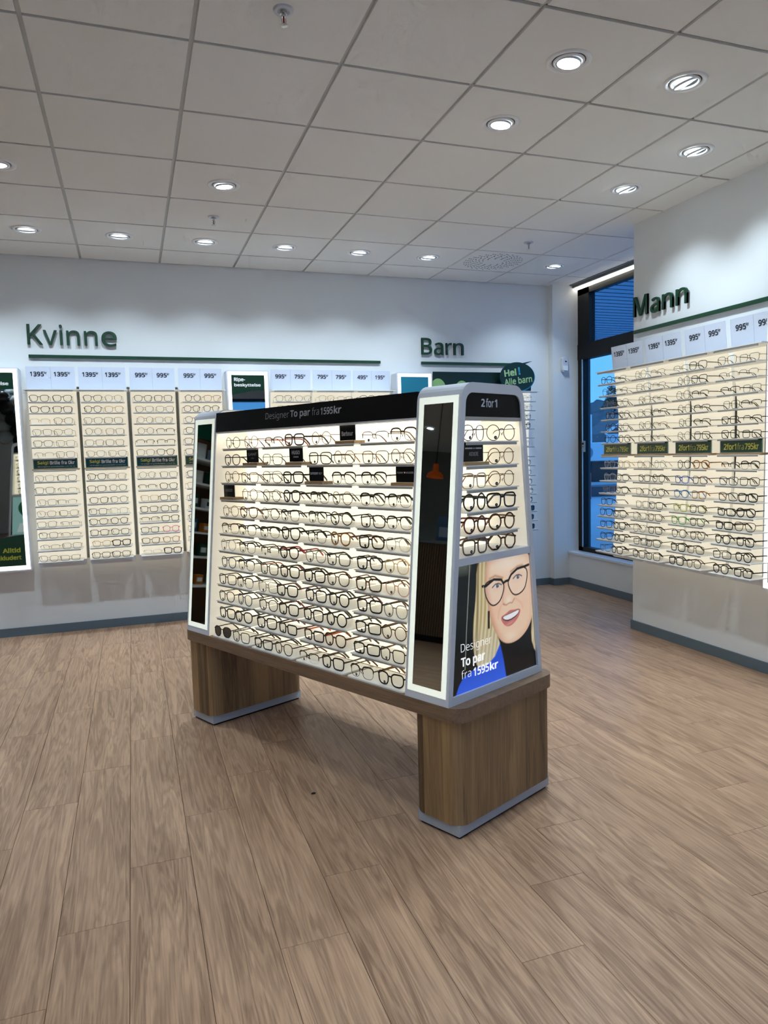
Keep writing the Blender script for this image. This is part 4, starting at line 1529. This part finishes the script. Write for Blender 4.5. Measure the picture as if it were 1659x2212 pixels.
# lit mirror boxes
def mirror_box(o, rz, label, kind, w=.358):
    """local x 0..w, wall at y=0, front at y=-.137"""
    D = -.137
    e = empty('lit_mirror', label, 'mirror', o, rz, 'lit mirror boxes on the walls')
    z0, z1 = .540, 2.115
    ob('case', MB().prism(rrect(0, w, z0, z1, .008, 2), 0, D, lambda u, v, t: (u, t, v)).mesh('case'), M_WHITE, e)
    ob('lit_border', MB().ring([(.012, z0 + .012), (w - .012, z0 + .012), (w - .012, z1 - .012), (.012, z1 - .012)], [(.040, z0 + .045), (w - .040, z0 + .045), (w - .040, z1 - .040), (.040, z1 - .040)], D - .0005, D - .003, lambda u, v, t: (u, t, v)).mesh('lit_border'), M_GLOWW, e)
    mi = ob('mirror', MB().box(.038, w - .038, D - .002, D - .0004, z0 + .043, z1 - .038).mesh('mirror'), M_MIRROR, e)
    f = (lambda u, v, n: (u, D - .0028, v))
    xa, xb = .0405, w - .0405
    if kind == 'green':
        n = 16
        top = [(xa, z1 - .041), (xb, z1 - .041)]
        arc = [(xb - (xb - xa) * i / n, 1.905 + .045 * math.sin(PI / 2 * (1 - i / n)) ** 1.0) for i in range(n + 1)]
        gp = ob('green_print', MB().add([(u, D - .0024, v) for u, v in top + arc], [tuple(range(len(top + arc)))]).mesh('green_print'), mat('print_dark_green', '08301c', .35), mi)
        ob('print_lettering', put_text(put_text(MB(), 'Ripe-', .062, .155, 2.014, 2.054, f, .02), 'beskyttelse', .062, .285, 1.972, 2.006, f, .02).mesh('print_lettering'), M_WHITETXT, mi)
        arc2 = [(xa + (xb - xa) * i / n, .770 + .055 * math.sin(PI / 2 * i / n)) for i in range(n + 1)][::-1]
        ob('green_print', MB().add([(u, D - .0024, v) for u, v in [(xa, z0 + .046), (xb, z0 + .046)] + arc2], [tuple(range(n + 3))]).mesh('green_print'), mat('print_dark_green', '08301c', .35), mi)
        ob('print_lettering', put_text(put_text(MB(), 'Alltid', .160, .285, .690, .728, f, .02), 'inkludert', .105, .288, .634, .670, f, .02).mesh('print_lettering'), mat('print_olive', '9a9a2a', .5), mi)
    elif kind == 'teal':
        n = 16
        arc = [(xb - (xb - xa) * .62 * (1 - math.cos(PI / 2 * i / n)), 1.60 + .47 * (1 - math.sin(PI / 2 * i / n) ** .8)) for i in range(n + 1)]
        pts = [(xa, z1 - .041), (xb, z1 - .041)] + arc[1:] + [(xa, 1.60)]
        ob('teal_print', MB().add([(u, D - .0024, v) for u, v in pts], [tuple(range(len(pts)))]).mesh('teal_print'), mat('print_teal', '1b7f9c', .35), mi)
        ob('pale_print', MB().add([(xa, D - .0022, 1.60), (xb, D - .0022, 1.60), (xb, D - .0022, z1 - .042), (xa, D - .0022, z1 - .042)], [(0, 1, 2, 3)]).mesh('pale_print'), mat('print_pale', 'c8dde6', .35), mi)
    return e


mirror_box((-1.136, BW, 0), 0, 'tall lit mirror cut by the left picture edge', 'green')
mirror_box((.790, BW, 0), 0, 'lit mirror with green top print between the back wall panels', 'green')
mirror_box((2.312, BW, 0), 0, 'lit mirror box with teal print behind the island', 'teal', .350)
mirror_box((RW, 3.172 + .058, 0), -PI / 2, 'lit mirror on the right partition at the picture edge', 'plain')

# ---- right partition
RP = [4.677 - .385 * i for i in range(4)]
METAL = ['gunmetal.half-rim.slim', 'gunmetal.rectangular.wire', 'black.half-rim.slim', 'gunmetal.round.wire', 'gunmetal.panto.wire', 'black.rectangular.wire', 'black.square.wire', 'dark_brown.half-rim.wire']
RLOW = [
    'clear.panto.slim beige_clear.square.slim | grey.square.wire clear.round.slim | navy.round.slim amber.panto.bold | black.half-rim.slim black.browline.slim',
    'clear.panto.slim black.square.slim | grey.square.slim/black gunmetal.round.slim | blue.square.slim brown.square.slim | slate_blue.square.slim black.square.slim',
    'grey_clear.square.slim/navy black.aviator.slim | grey.square.wire gunmetal.panto.slim | sky_blue.panto.slim amber.square.slim | gunmetal.square.slim black.square.bold',
    'black.square.slim - | grey.square.wire navy.square.slim | yellow.square.slim dark_brown.square.slim | black.rectangular.bold black.panto.bold',
    'black.aviator.slim black.square.slim | taupe.square.wire taupe.square.slim | green.square.slim dark_brown.square.slim | black.rectangular.bold tortoiseshell.aviator.slim',
    'black.square.slim black.square.bold | brown.panto.wire black.square.slim | dark_green.round.slim dark_brown.panto.slim | black.panto.bold black.square.bold',
    'black.square.slim black.square.bold | grey.rectangular.slim olive.square.slim | black.square.bold tortoiseshell.square.slim | black.rectangular.slim black.panto.bold',
    'grey_clear.square.slim/navy black.square.bold | black.square.slim black.square.slim | black.square.bold tortoiseshell.panto.slim | black.panto.bold black.rectangular.bold',
]
UPPER = {
    0: ['gunmetal.panto.slim gunmetal.half-rim.wire', 'silver.panto.wire gunmetal.half-rim.wire', 'gold.round.slim gunmetal.panto.wire', 'black.round.bold gunmetal.round.wire', 'black.round.slim gunmetal.panto.wire', 'black.round.slim gunmetal.panto.slim'],
    1: ['silver.round.wire gold.half-rim.wire', 'gunmetal.square.wire slate_blue.half-rim.wire', 'gunmetal.square.wire black.half-rim.wire', 'gunmetal.square.wire black.half-rim.slim', 'gunmetal.panto.wire gold.half-rim.wire', 'gunmetal.square.wire gunmetal.half-rim.wire'],
    2: ['gunmetal.half-rim.wire black.square.slim', 'gunmetal.round.wire gunmetal.square.slim', 'gunmetal.round.wire black.half-rim.slim', 'gunmetal.round.wire black.half-rim.slim', 'gunmetal.panto.wire black.half-rim.slim', 'gunmetal.round.wire gunmetal.square.slim'],
    3: ['dark_brown.square.wire gunmetal.rectangular.wire', 'black.half-rim.wire gunmetal.half-rim.wire', 'black.half-rim.slim gunmetal.rectangular.wire', 'gunmetal.square.wire black.half-rim.slim', 'black.rectangular.slim black.half-rim.slim', 'gunmetal.square.slim gunmetal.rectangular.slim'],
}
rn = ["partition panel by the window", 'second partition panel', 'third partition panel', 'fourth partition panel']
for p in range(4):
    o = (RW, RP[p], 0)
    wall_panel(o, -PI / 2, ['display panel of the right partition overlapping the window', 'second display panel of the right partition, prices 1395', 'third partition panel with coloured frames, prices 995', 'fourth partition panel beside the right lit mirror'][p], [('1395', '1395'), ('1395', '1395'), ('995', '995'), ('995', '995')][p], 'right partition display panels')
    promo_sign(o, -PI / 2, '2for1', f"{['first', 'second', 'third', 'fourth'][p]} green offer sign from the window on the right partition")
    rows = [(i, UPPER[p][i].split()) for i in range(6)] + [(7 + i, RLOW[i].split(' | ')[p].split()) for i in range(8)]
    fill_panel(o, -PI / 2, rows, rn[p], 'glasses on the right partition', rr)
# mounting rails in the partition gaps; back wall strips paint the gap shade
railw = MB().box(-.016, .016, -.034, 0, .60, 1.93).mesh('rail_and_shade_strip')
shadem = MB().box(-.011, .011, -.034, 0, .60, 1.98).mesh('rail_and_shade_strip')
for i, x in enumerate((-.3685, .0085, .388)):
    tag(ob('rail_and_shade_strip', shadem, M_GAPSHADE, None, (x, BW, 0)), f'dark strip painted as shade in the {ORD[i]} gap between back wall panels', 'rail', 'mounting rails')
for i in range(3):
    tag(ob('rail_and_shade_strip', railw, mat('black_rail', '1b1c1a', .5), None, (RW, RP[i] - .3675, 0), -PI / 2), f'dark strip painted as shade in the {ORD[i]} gap between partition panels', 'rail', 'mounting rails')


# wall lettering and green lines
def wall_word(word, o, rz, boxes, label, zb):
    """letters one by one; boxes (char, x0, x1, z0, z1)"""
    e = empty('wall_lettering', label, 'lettering', o, rz, 'green words on the walls')
    for ch, x0, x1, z0, z1 in boxes:
        ob('letter', put_text(MB(), ch, x0, x1, z0, z1, lambda u, v, n: (u, -.012 - n, v), .002, .016).mesh('letter'), M_GREEN, e)
    return e


zx = .103
wall_word('Kvinne', (0, BW, 0), 0, [('K', -.712, -.603, 2.308, 2.464), ('v', -.598, -.498, 2.308, 2.422), ('i', -.480, -.458, 2.308, 2.466), ('n', -.430, -.332, 2.308, 2.424), ('n', -.300, -.200, 2.308, 2.424), ('e', -.172, -.055, 2.305, 2.424)], 'green word on the back wall above the first panels', 2.3)
wall_word('Barn', (0, BW, 0), 0, [('B', 2.610, 2.715, 2.296, 2.448), ('a', 2.738, 2.830, 2.293, 2.408), ('r', 2.858, 2.918, 2.296, 2.408), ('n', 2.938, 3.042, 2.296, 2.408)], 'green word on the back wall above the children\'s panels', 2.3)
wall_word('Mann', (RW, 0, 0), -PI / 2, [('M', -4.540, -4.385, 2.325, 2.465), ('a', -4.352, -4.262, 2.318, 2.422), ('n', -4.232, -4.128, 2.322, 2.426), ('n', -4.096, -3.990, 2.322, 2.430)], 'green word on the right partition', 2.3)
for nm, loc, rz, L, lab in (('a', (-.712, BW, 0), 0, 2.914, 'long green line under the first word on the back wall'), ('b', (2.606, BW, 0), 0, 1.05, 'short green line above the children\'s panels'), ('c', (RW, 4.545, 0), -PI / 2, 3.2, 'green line running along the right partition')):
    tag(ob('green_line', MB().box(0, L, -.022, -.008, 2.206, 2.230).mesh('green_line'), M_GREEN, None, loc, rz), lab, 'line', 'green lines on the walls')

# crumb on the floor
c0 = ob('crumb', MB().lathe([(0, 0), (.006, .001), (.007, .004), (.004, .008), (0, .009)], 7).mesh('crumb'), mat('crumb_dark', '17110e', .8), None, (0.628, 2.842, 0))
c0.scale = (1.5, .8, .8)
tag(c0, 'tiny dark crumb lying on the floor before the island', 'crumb')

# ------------------------------------------------------------------ outside the window
GZ = -.15
gnd = struct('ground', MB().box(4.45, 300, -60, 400, GZ - .2, GZ).box(-80, 4.45, -60, FY - .3, GZ - .2, GZ).mesh('ground'), mat('outside_asphalt', '9aa6b4', .5, noise=(.6, .25)), 'open paved ground outside the window')
gnd['kind'] = 'structure'
so_root = struct('trim_2', MB().box(4.5, 9.0, 6.95, 11.2, 3.29, 3.4).mesh('trim_2'), mat('soffit_gap', '1c2630', .7), 'boarded soffit of the canopy outside')
jnt = MB().box(0, 4.5, -.013, .013, 0, .01).mesh('soffit_joint')
brd = MB().box(0, 7.5, .006, .179, 0, .012).mesh('soffit_board')
for i in range(23):
    ob('soffit_board', brd, mat('soffit_paint', '8fb4cf', .6), so_root, (4.5, 6.95 + .185 * i, 3.262))
    ob('soffit_joint', jnt, mat('soffit_gap', '1c2630'), so_root, (4.5, 6.95 + .185 * i, 3.260))


def ray_dir(u):
    """world azimuth unit vector of a pixel column near the horizon"""
    a = math.atan2(u - SX - W / 2, FPX) + YAW
    return Vector((math.sin(a), math.cos(a), 0))


def zpix(v, dist_ax):
    return CAMZ + (968.5 - v) / FPX * dist_ax


def far(u, d):
    p = ray_dir(u)
    k = d / (p.dot(Vector((math.sin(YAW), math.cos(YAW), 0))))
    return p * k


def outside_box(name, u0, u1, d, v_top, depth, m, label, cat, v_bot=None):
    """box facing the camera roughly, spanning columns u0..u1 at axial distance d, standing on the ground"""
    a, b = far(u0, d), far(u1, d)
    w = (b - a).length
    ang = math.atan2(b.y - a.y, b.x - a.x)
    zt = zpix(v_top, d)
    zb = GZ if v_bot is None else zpix(v_bot, d)
    o = ob(name, MB().box(0, w, 0, depth, 0, zt - zb).mesh(name), m, None, (a.x, a.y, zb), ang)
    if cat:
        tag(o, label, cat)
    return o


outside_box('kerb', 1180, 1700, 23, 1052, 1.2, mat('kerb_dark', '3c4652', .7), 'low dark kerb bank across the outside ground', 'kerb')
outside_box('hedge', 1180, 1700, 33, 998, 2.0, mat('hedge_dark', '1d2a30', .9, noise=(2.0, .5), bump=(6, .8)), 'dark clipped hedge outside the window', 'hedge')
tr = empty('white_trailer', 'white trailer with a grey disc behind the hedge outside', 'trailer', far(1180, 40))
a, b = far(1180, 40), far(1700, 40)
tr.rotation_euler[2] = math.atan2(b.y - a.y, b.x - a.x)
wL = (b - a).length
ob('trailer_body', MB().box(0, wL, 0, 3, GZ + .4, zpix(957, 40)).mesh('trailer_body', bevel=.04), mat('trailer_white', 'dde6ec', .5), tr)
ob('trailer_skirt', MB().box(.2, wL - .2, .2, 2.8, GZ, GZ + .42).mesh('trailer_skirt'), mat('trailer_skirt_grey', '3a444c', .6), tr)
ux = (far(1269, 40) - far(1180, 40)).length
ob('grey_disc', MB().prism([(ux + .36 * math.cos(2 * PI * i / 28), 1.12 + .36 * math.sin(2 * PI * i / 28)) for i in range(28)], -.02, 0, lambda u, v, t: (u, t, v)).mesh('grey_disc'), mat('disc_grey', '7f93a2', .5), tr)
# gabled building behind
hs = empty('gabled_house', 'pale house with a sloping white roof edge outside', 'house', far(1306, 60))
a, b = far(1306, 60), far(1420, 60)
hs.rotation_euler[2] = math.atan2(b.y - a.y, b.x - a.x)
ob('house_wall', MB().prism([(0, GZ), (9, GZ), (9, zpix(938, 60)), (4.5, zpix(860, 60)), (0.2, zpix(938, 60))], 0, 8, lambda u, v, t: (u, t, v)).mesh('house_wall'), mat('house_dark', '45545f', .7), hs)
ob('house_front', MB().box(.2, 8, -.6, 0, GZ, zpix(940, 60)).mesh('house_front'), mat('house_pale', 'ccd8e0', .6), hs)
ob('roof_edge', MB().sweep([Vector((-.1, -.7, zpix(939, 60))), Vector((4.5, -.7, zpix(860, 60)))], lambda i: (.12, .14), seg=4).mesh('roof_edge'), mat('roof_white', 'e2eaf0', .5), hs)
p = far(1279, 45)
tag(ob('flag_pole', MB().lathe([(.08, GZ), (.05, zpix(898, 45)), (0, zpix(897, 45))], 8).mesh('flag_pole'), mat('pole_white', 'dfe8ee', .5), None, (p.x, p.y, 0)), 'thin white pole outside the window', 'pole')
p = far(1276, 22)
tag(ob('snow_stake', MB().lathe([(.045, GZ), (.045, zpix(1022, 22)), (0, zpix(1021, 22))], 8).mesh('snow_stake'), mat('stake_red', 'c04a50', .5), None, (p.x, p.y, 0)), 'short red stake standing on the ground outside', 'stake')
# wooded hill
hm = MB()
hr = random.Random(5)
d0 = 160
N, Kk = 90, 6
vs = []
for i in range(N + 1):
    u = 1050 + (1750 - 1050) * i / N
    for kx in range(Kk + 1):
        d = d0 + 18 * kx
        pp = far(u, d)
        top = zpix(863 + 6 * math.sin(u / 37), 250)
        zz = GZ + (top - GZ) * (kx / Kk) ** .8 + hr.uniform(-.7, .7) * (kx > 0)
        vs.append((pp.x, pp.y, zz))
fs = [(i * (Kk + 1) + k, (i + 1) * (Kk + 1) + k, (i + 1) * (Kk + 1) + k + 1, i * (Kk + 1) + k + 1) for i in range(N) for k in range(Kk)]
hill = struct('hill', hm.add(vs, fs).mesh('hill'), mat('hill_wood', '44545c', .9, noise=(.09, .75), bump=(.4, 1.0)), 'dark wooded hill across the water')
# tree in front of the hill
tp = far(1330, 70)
te = empty('leafy_tree', 'dark leafy tree rising above the hill outside', 'tree', (tp.x, tp.y, 0))
ob('trunk', MB().lathe([(.22, GZ), (.12, 3.5), (.05, zpix(846, 70)), (0, zpix(845, 70))], 8).mesh('trunk'), mat('bark', '3a332e', .9), te)
lm = MB()
for i in range(700):
    k = hr.random()
    zc = zpix(885 - 46 * k, 70)
    rad = 1.35 * (1 - .55 * k) * math.sqrt(hr.random())
    an = hr.uniform(0, 2 * PI)
    c = Vector((rad * math.cos(an), rad * math.sin(an), zc + hr.uniform(-.15, .15)))
    u = Vector((hr.uniform(-1, 1), hr.uniform(-1, 1), hr.uniform(-1, 1))).normalized() * .13
    v = u.orthogonal().normalized() * .08
    lm.add([c - u, c + v, c + u, c - v], [(0, 1, 2, 3)])
lf = ob('foliage', lm.mesh('foliage'), mat('tree_leaf', '2c4034', .9), te)
lf['kind'] = 'stuff'


# ------------------------------------------------------------------ the part of the shop seen only in the mirrors
def copy_tree(o, parent=None, skip=()):
    c = o.copy()
    COL.objects.link(c)
    c.parent = parent
    for ch in o.children:
        if not ch.name.startswith(skip):
            copy_tree(ch, c, skip)
    return c


k1 = [o for o in SC.objects if o.name == 'display_kiosk'][0]
bpy.context.view_layer.update()
k2 = copy_tree(k1, None, ('poster_print', 'poster_lettering', 'lettering'))
k2.location = (-1.18, 1.90, 0)
k2.rotation_euler = (0, 0, PI / 2)
tag(k2, 'second white and oak display island, seen in the left lit mirror', 'display stand')
pb = [o for o in k2.children if o.name.startswith('poster_box')][0]
tq = PX1 - .0088
tp_ = ob('teal_poster', MB().add([(tq, -.27, .52), (tq, .225, .52), (tq, .19, .977), (tq, -.236, .977)], [(0, 1, 2, 3)]).mesh('teal_poster'), mat('poster_teal', 'a9d8d4', .3, emit='a9d8d4', es=.35), pb)
ob('green_disc', MB().add([(tq + .0004, YC + .19 * math.cos(2 * PI * i / 30) - .03, .835 + .135 * math.sin(2 * PI * i / 30)) for i in range(30)], [tuple(range(30))]).mesh('green_disc'), mat('poster_green', '0d5a3a', .3, emit='0d5a3a', es=.3), pb)
ob('pale_boxes_print', MB().add([(tq + .0005, -.20, .55), (tq + .0005, .17, .55), (tq + .0005, .13, .66), (tq + .0005, -.16, .64)], [(0, 1, 2, 3)]).mesh('pale_boxes_print'), mat('poster_pale', 'e8f4f2', .3, emit='e8f4f2', es=.3), pb)
for r in range(6):
    z = EZ[r] if r < 5 else 1.006
    for q in (0, 1):
        eyeglasses(('gunmetal.square.slim', 'black.panto.slim', 'dark brown.cat-eye.slim', 'black.rectangular.slim', 'tortoiseshell.square.slim', 'black.square.bold')[(r + 3 * q) % 6], (-1.18 - (YC + (-.08, .08)[q]), 1.90 + PX1 - .024, z + .0004), PI, f"{('right', 'left')[q]} pair, {ORD[r]} shelf of mirrored second island", 'glasses on the second island')

ct = empty('reception_counter', 'tall dark reception counter with ribbed wood front, seen in the island mirror', 'counter', (-4.85, 4.2, 0), 0)
ob('counter_body', MB().box(-.62, 0, -1.2, 1.2, .08, 1.17).mesh('counter_body'), mat('counter_dark', '2c2018', .5), ct)
ob('counter_plinth', MB().box(-.58, -.04, -1.16, 1.16, 0, .08).mesh('counter_plinth'), M_BLACK, ct)
ob('counter_top', MB().box(-.68, .05, -1.25, 1.25, 1.17, 1.21).mesh('counter_top'), mat('counter_top_grey', '5a5f60', .4), ct)
rib = MB().box(0, .018, -.009, .009, .08, 1.165).mesh('counter_rib')
for i in range(80):
    ob('counter_rib', rib, mat('rib_oak', '6a4f36', .5), ct, (0, -1.185 + .03 * i, 0))
pl = empty('pendant_lamp', 'amber glass pendant lamp on a black cord, seen in the island mirror', 'lamp', (-5.05, 4.33, 1.98))
ob('lamp_shade', MB().lathe([(.105, 0), (.098, .035), (.075, .065), (.040, .082), (.034, .085), (.034, .17), (.0, .172)], 28).mesh('lamp_shade', True), mat('amber_glass', '8a3a10', .15, emit='a04410', es=.25), pl)
ob('lamp_bulb', MB().lathe([(0, .02), (.02, .03), (.022, .05), (.012, .075), (0, .08)], 12).mesh('lamp_bulb'), mat('bulb_warm', 'ffd9a0', .4, emit='ffb860', es=4), pl)
ob('lamp_cord', MB().sweep([Vector((0, 0, .17)), Vector((0, .0, CE - 1.98))], lambda i: (.006, .006)).mesh('lamp_cord'), M_BLACK, pl)
sg = empty('counter_leaflet', 'blue leaflet holder standing on the reception counter', 'leaflet', (-5.0, 4.12, 1.21), .2)
ob('leaflet', MB().box(-.004, .004, -.10, .10, 0, .30).mesh('leaflet'), mat('leaflet_blue', '46688a', .4), sg)
ob('leaflet_text', MB().box(.004, .0045, -.07, .07, .05, .17).mesh('leaflet_text'), mat('leaflet_pale', '9fb4c8', .5), sg)

cb = empty('product_cabinet', 'dark cabinet with care product shelves, seen in the island left mirror', 'cabinet', (-3.2, BW, 0))
ob('cabinet_body', MB().box(-.75, .75, -.06, -.01, 0, 2.25).box(-.77, -.75, -.40, -.01, 0, 2.25).box(.75, .77, -.40, -.01, 0, 2.25).mesh('cabinet_body'), mat('cabinet_oak', '6e5138', .5), cb)
ob('cabinet_header', MB().box(-.75, .75, -.36, -.30, 1.95, 2.25).mesh('cabinet_header'), M_GREENCARD, cb)
for z in (.45, .75, 1.0, 1.25, 1.5, 1.75):
    ob('cabinet_shelf', MB().box(-.75, .75, -.38, -.06, z - .02, z).mesh('cabinet_shelf'), M_SHELF, cb)
pr = random.Random(4)
PC = ['1d4f3f', '2c6d8f', 'd9dde0', 'c97a2c', '204a34', '8fb6c8', 'e8e8e6', '2a3d6a']
PN = ['dark green', 'blue', 'white', 'orange', 'deep green', 'pale blue', 'pure white', 'navy']
for zi, z in enumerate((.45, .75, 1.0, 1.25, 1.5, 1.75)):
    for i in range(6):
        h, w = pr.uniform(.09, .17), pr.uniform(.05, .09)
        c = pr.randrange(8)
        b = empty('product_box', f'{PN[c]} product box, {ORD[i]} from left, {ORD[zi]} cabinet shelf from below', 'box', (-3.2 - .62 + .245 * i, BW - .26, z), pr.uniform(-.15, .15), 'care products in the cabinet')
        ob('carton', MB().box(-w, w, -.03, .03, 0, h).mesh('carton', bevel=.003), mat('carton_' + PN[c].replace(' ', '_'), PC[c], .4), b)
        ob('carton_label', MB().box(-w * .7, w * .7, -.031, -.0302, h * .3, h * .7).mesh('carton_label'), M_WHITETXT if c != 2 else M_GREENCARD, b)

bc = empty('balloon_column', 'column of grey and black balloons, seen in the left lit mirror', 'balloons', (-1.72, -.1, 0))
ob('column_base', MB().lathe([(0, 0), (.16, 0), (.16, .02), (.02, .03), (0, .03)], 24).mesh('column_base'), M_BLACK, bc)
ob('column_pole', MB().lathe([(.012, .02), (.012, 2.45), (0, 2.46)], 8).mesh('column_pole'), M_WHITE, bc)
bal = MB().lathe([(0, -.145), (.012, -.14), (.010, -.13), (.05, -.105), (.09, -.05), (.108, .01), (.10, .06), (.07, .10), (.03, .12), (0, .124)], 20).mesh('balloon', True)
for i in range(14):
    a = i * 2.3
    ob('balloon', bal, (mat('balloon_black', '101214', .2), mat('balloon_grey', '8f979c', .25), mat('balloon_white', 'd5d9dc', .25))[i % 3], bc, (.13 * math.cos(a), .13 * math.sin(a), 1.72 + .055 * i), rot=(1.3 * math.sin(a), -1.3 * math.cos(a), 0))
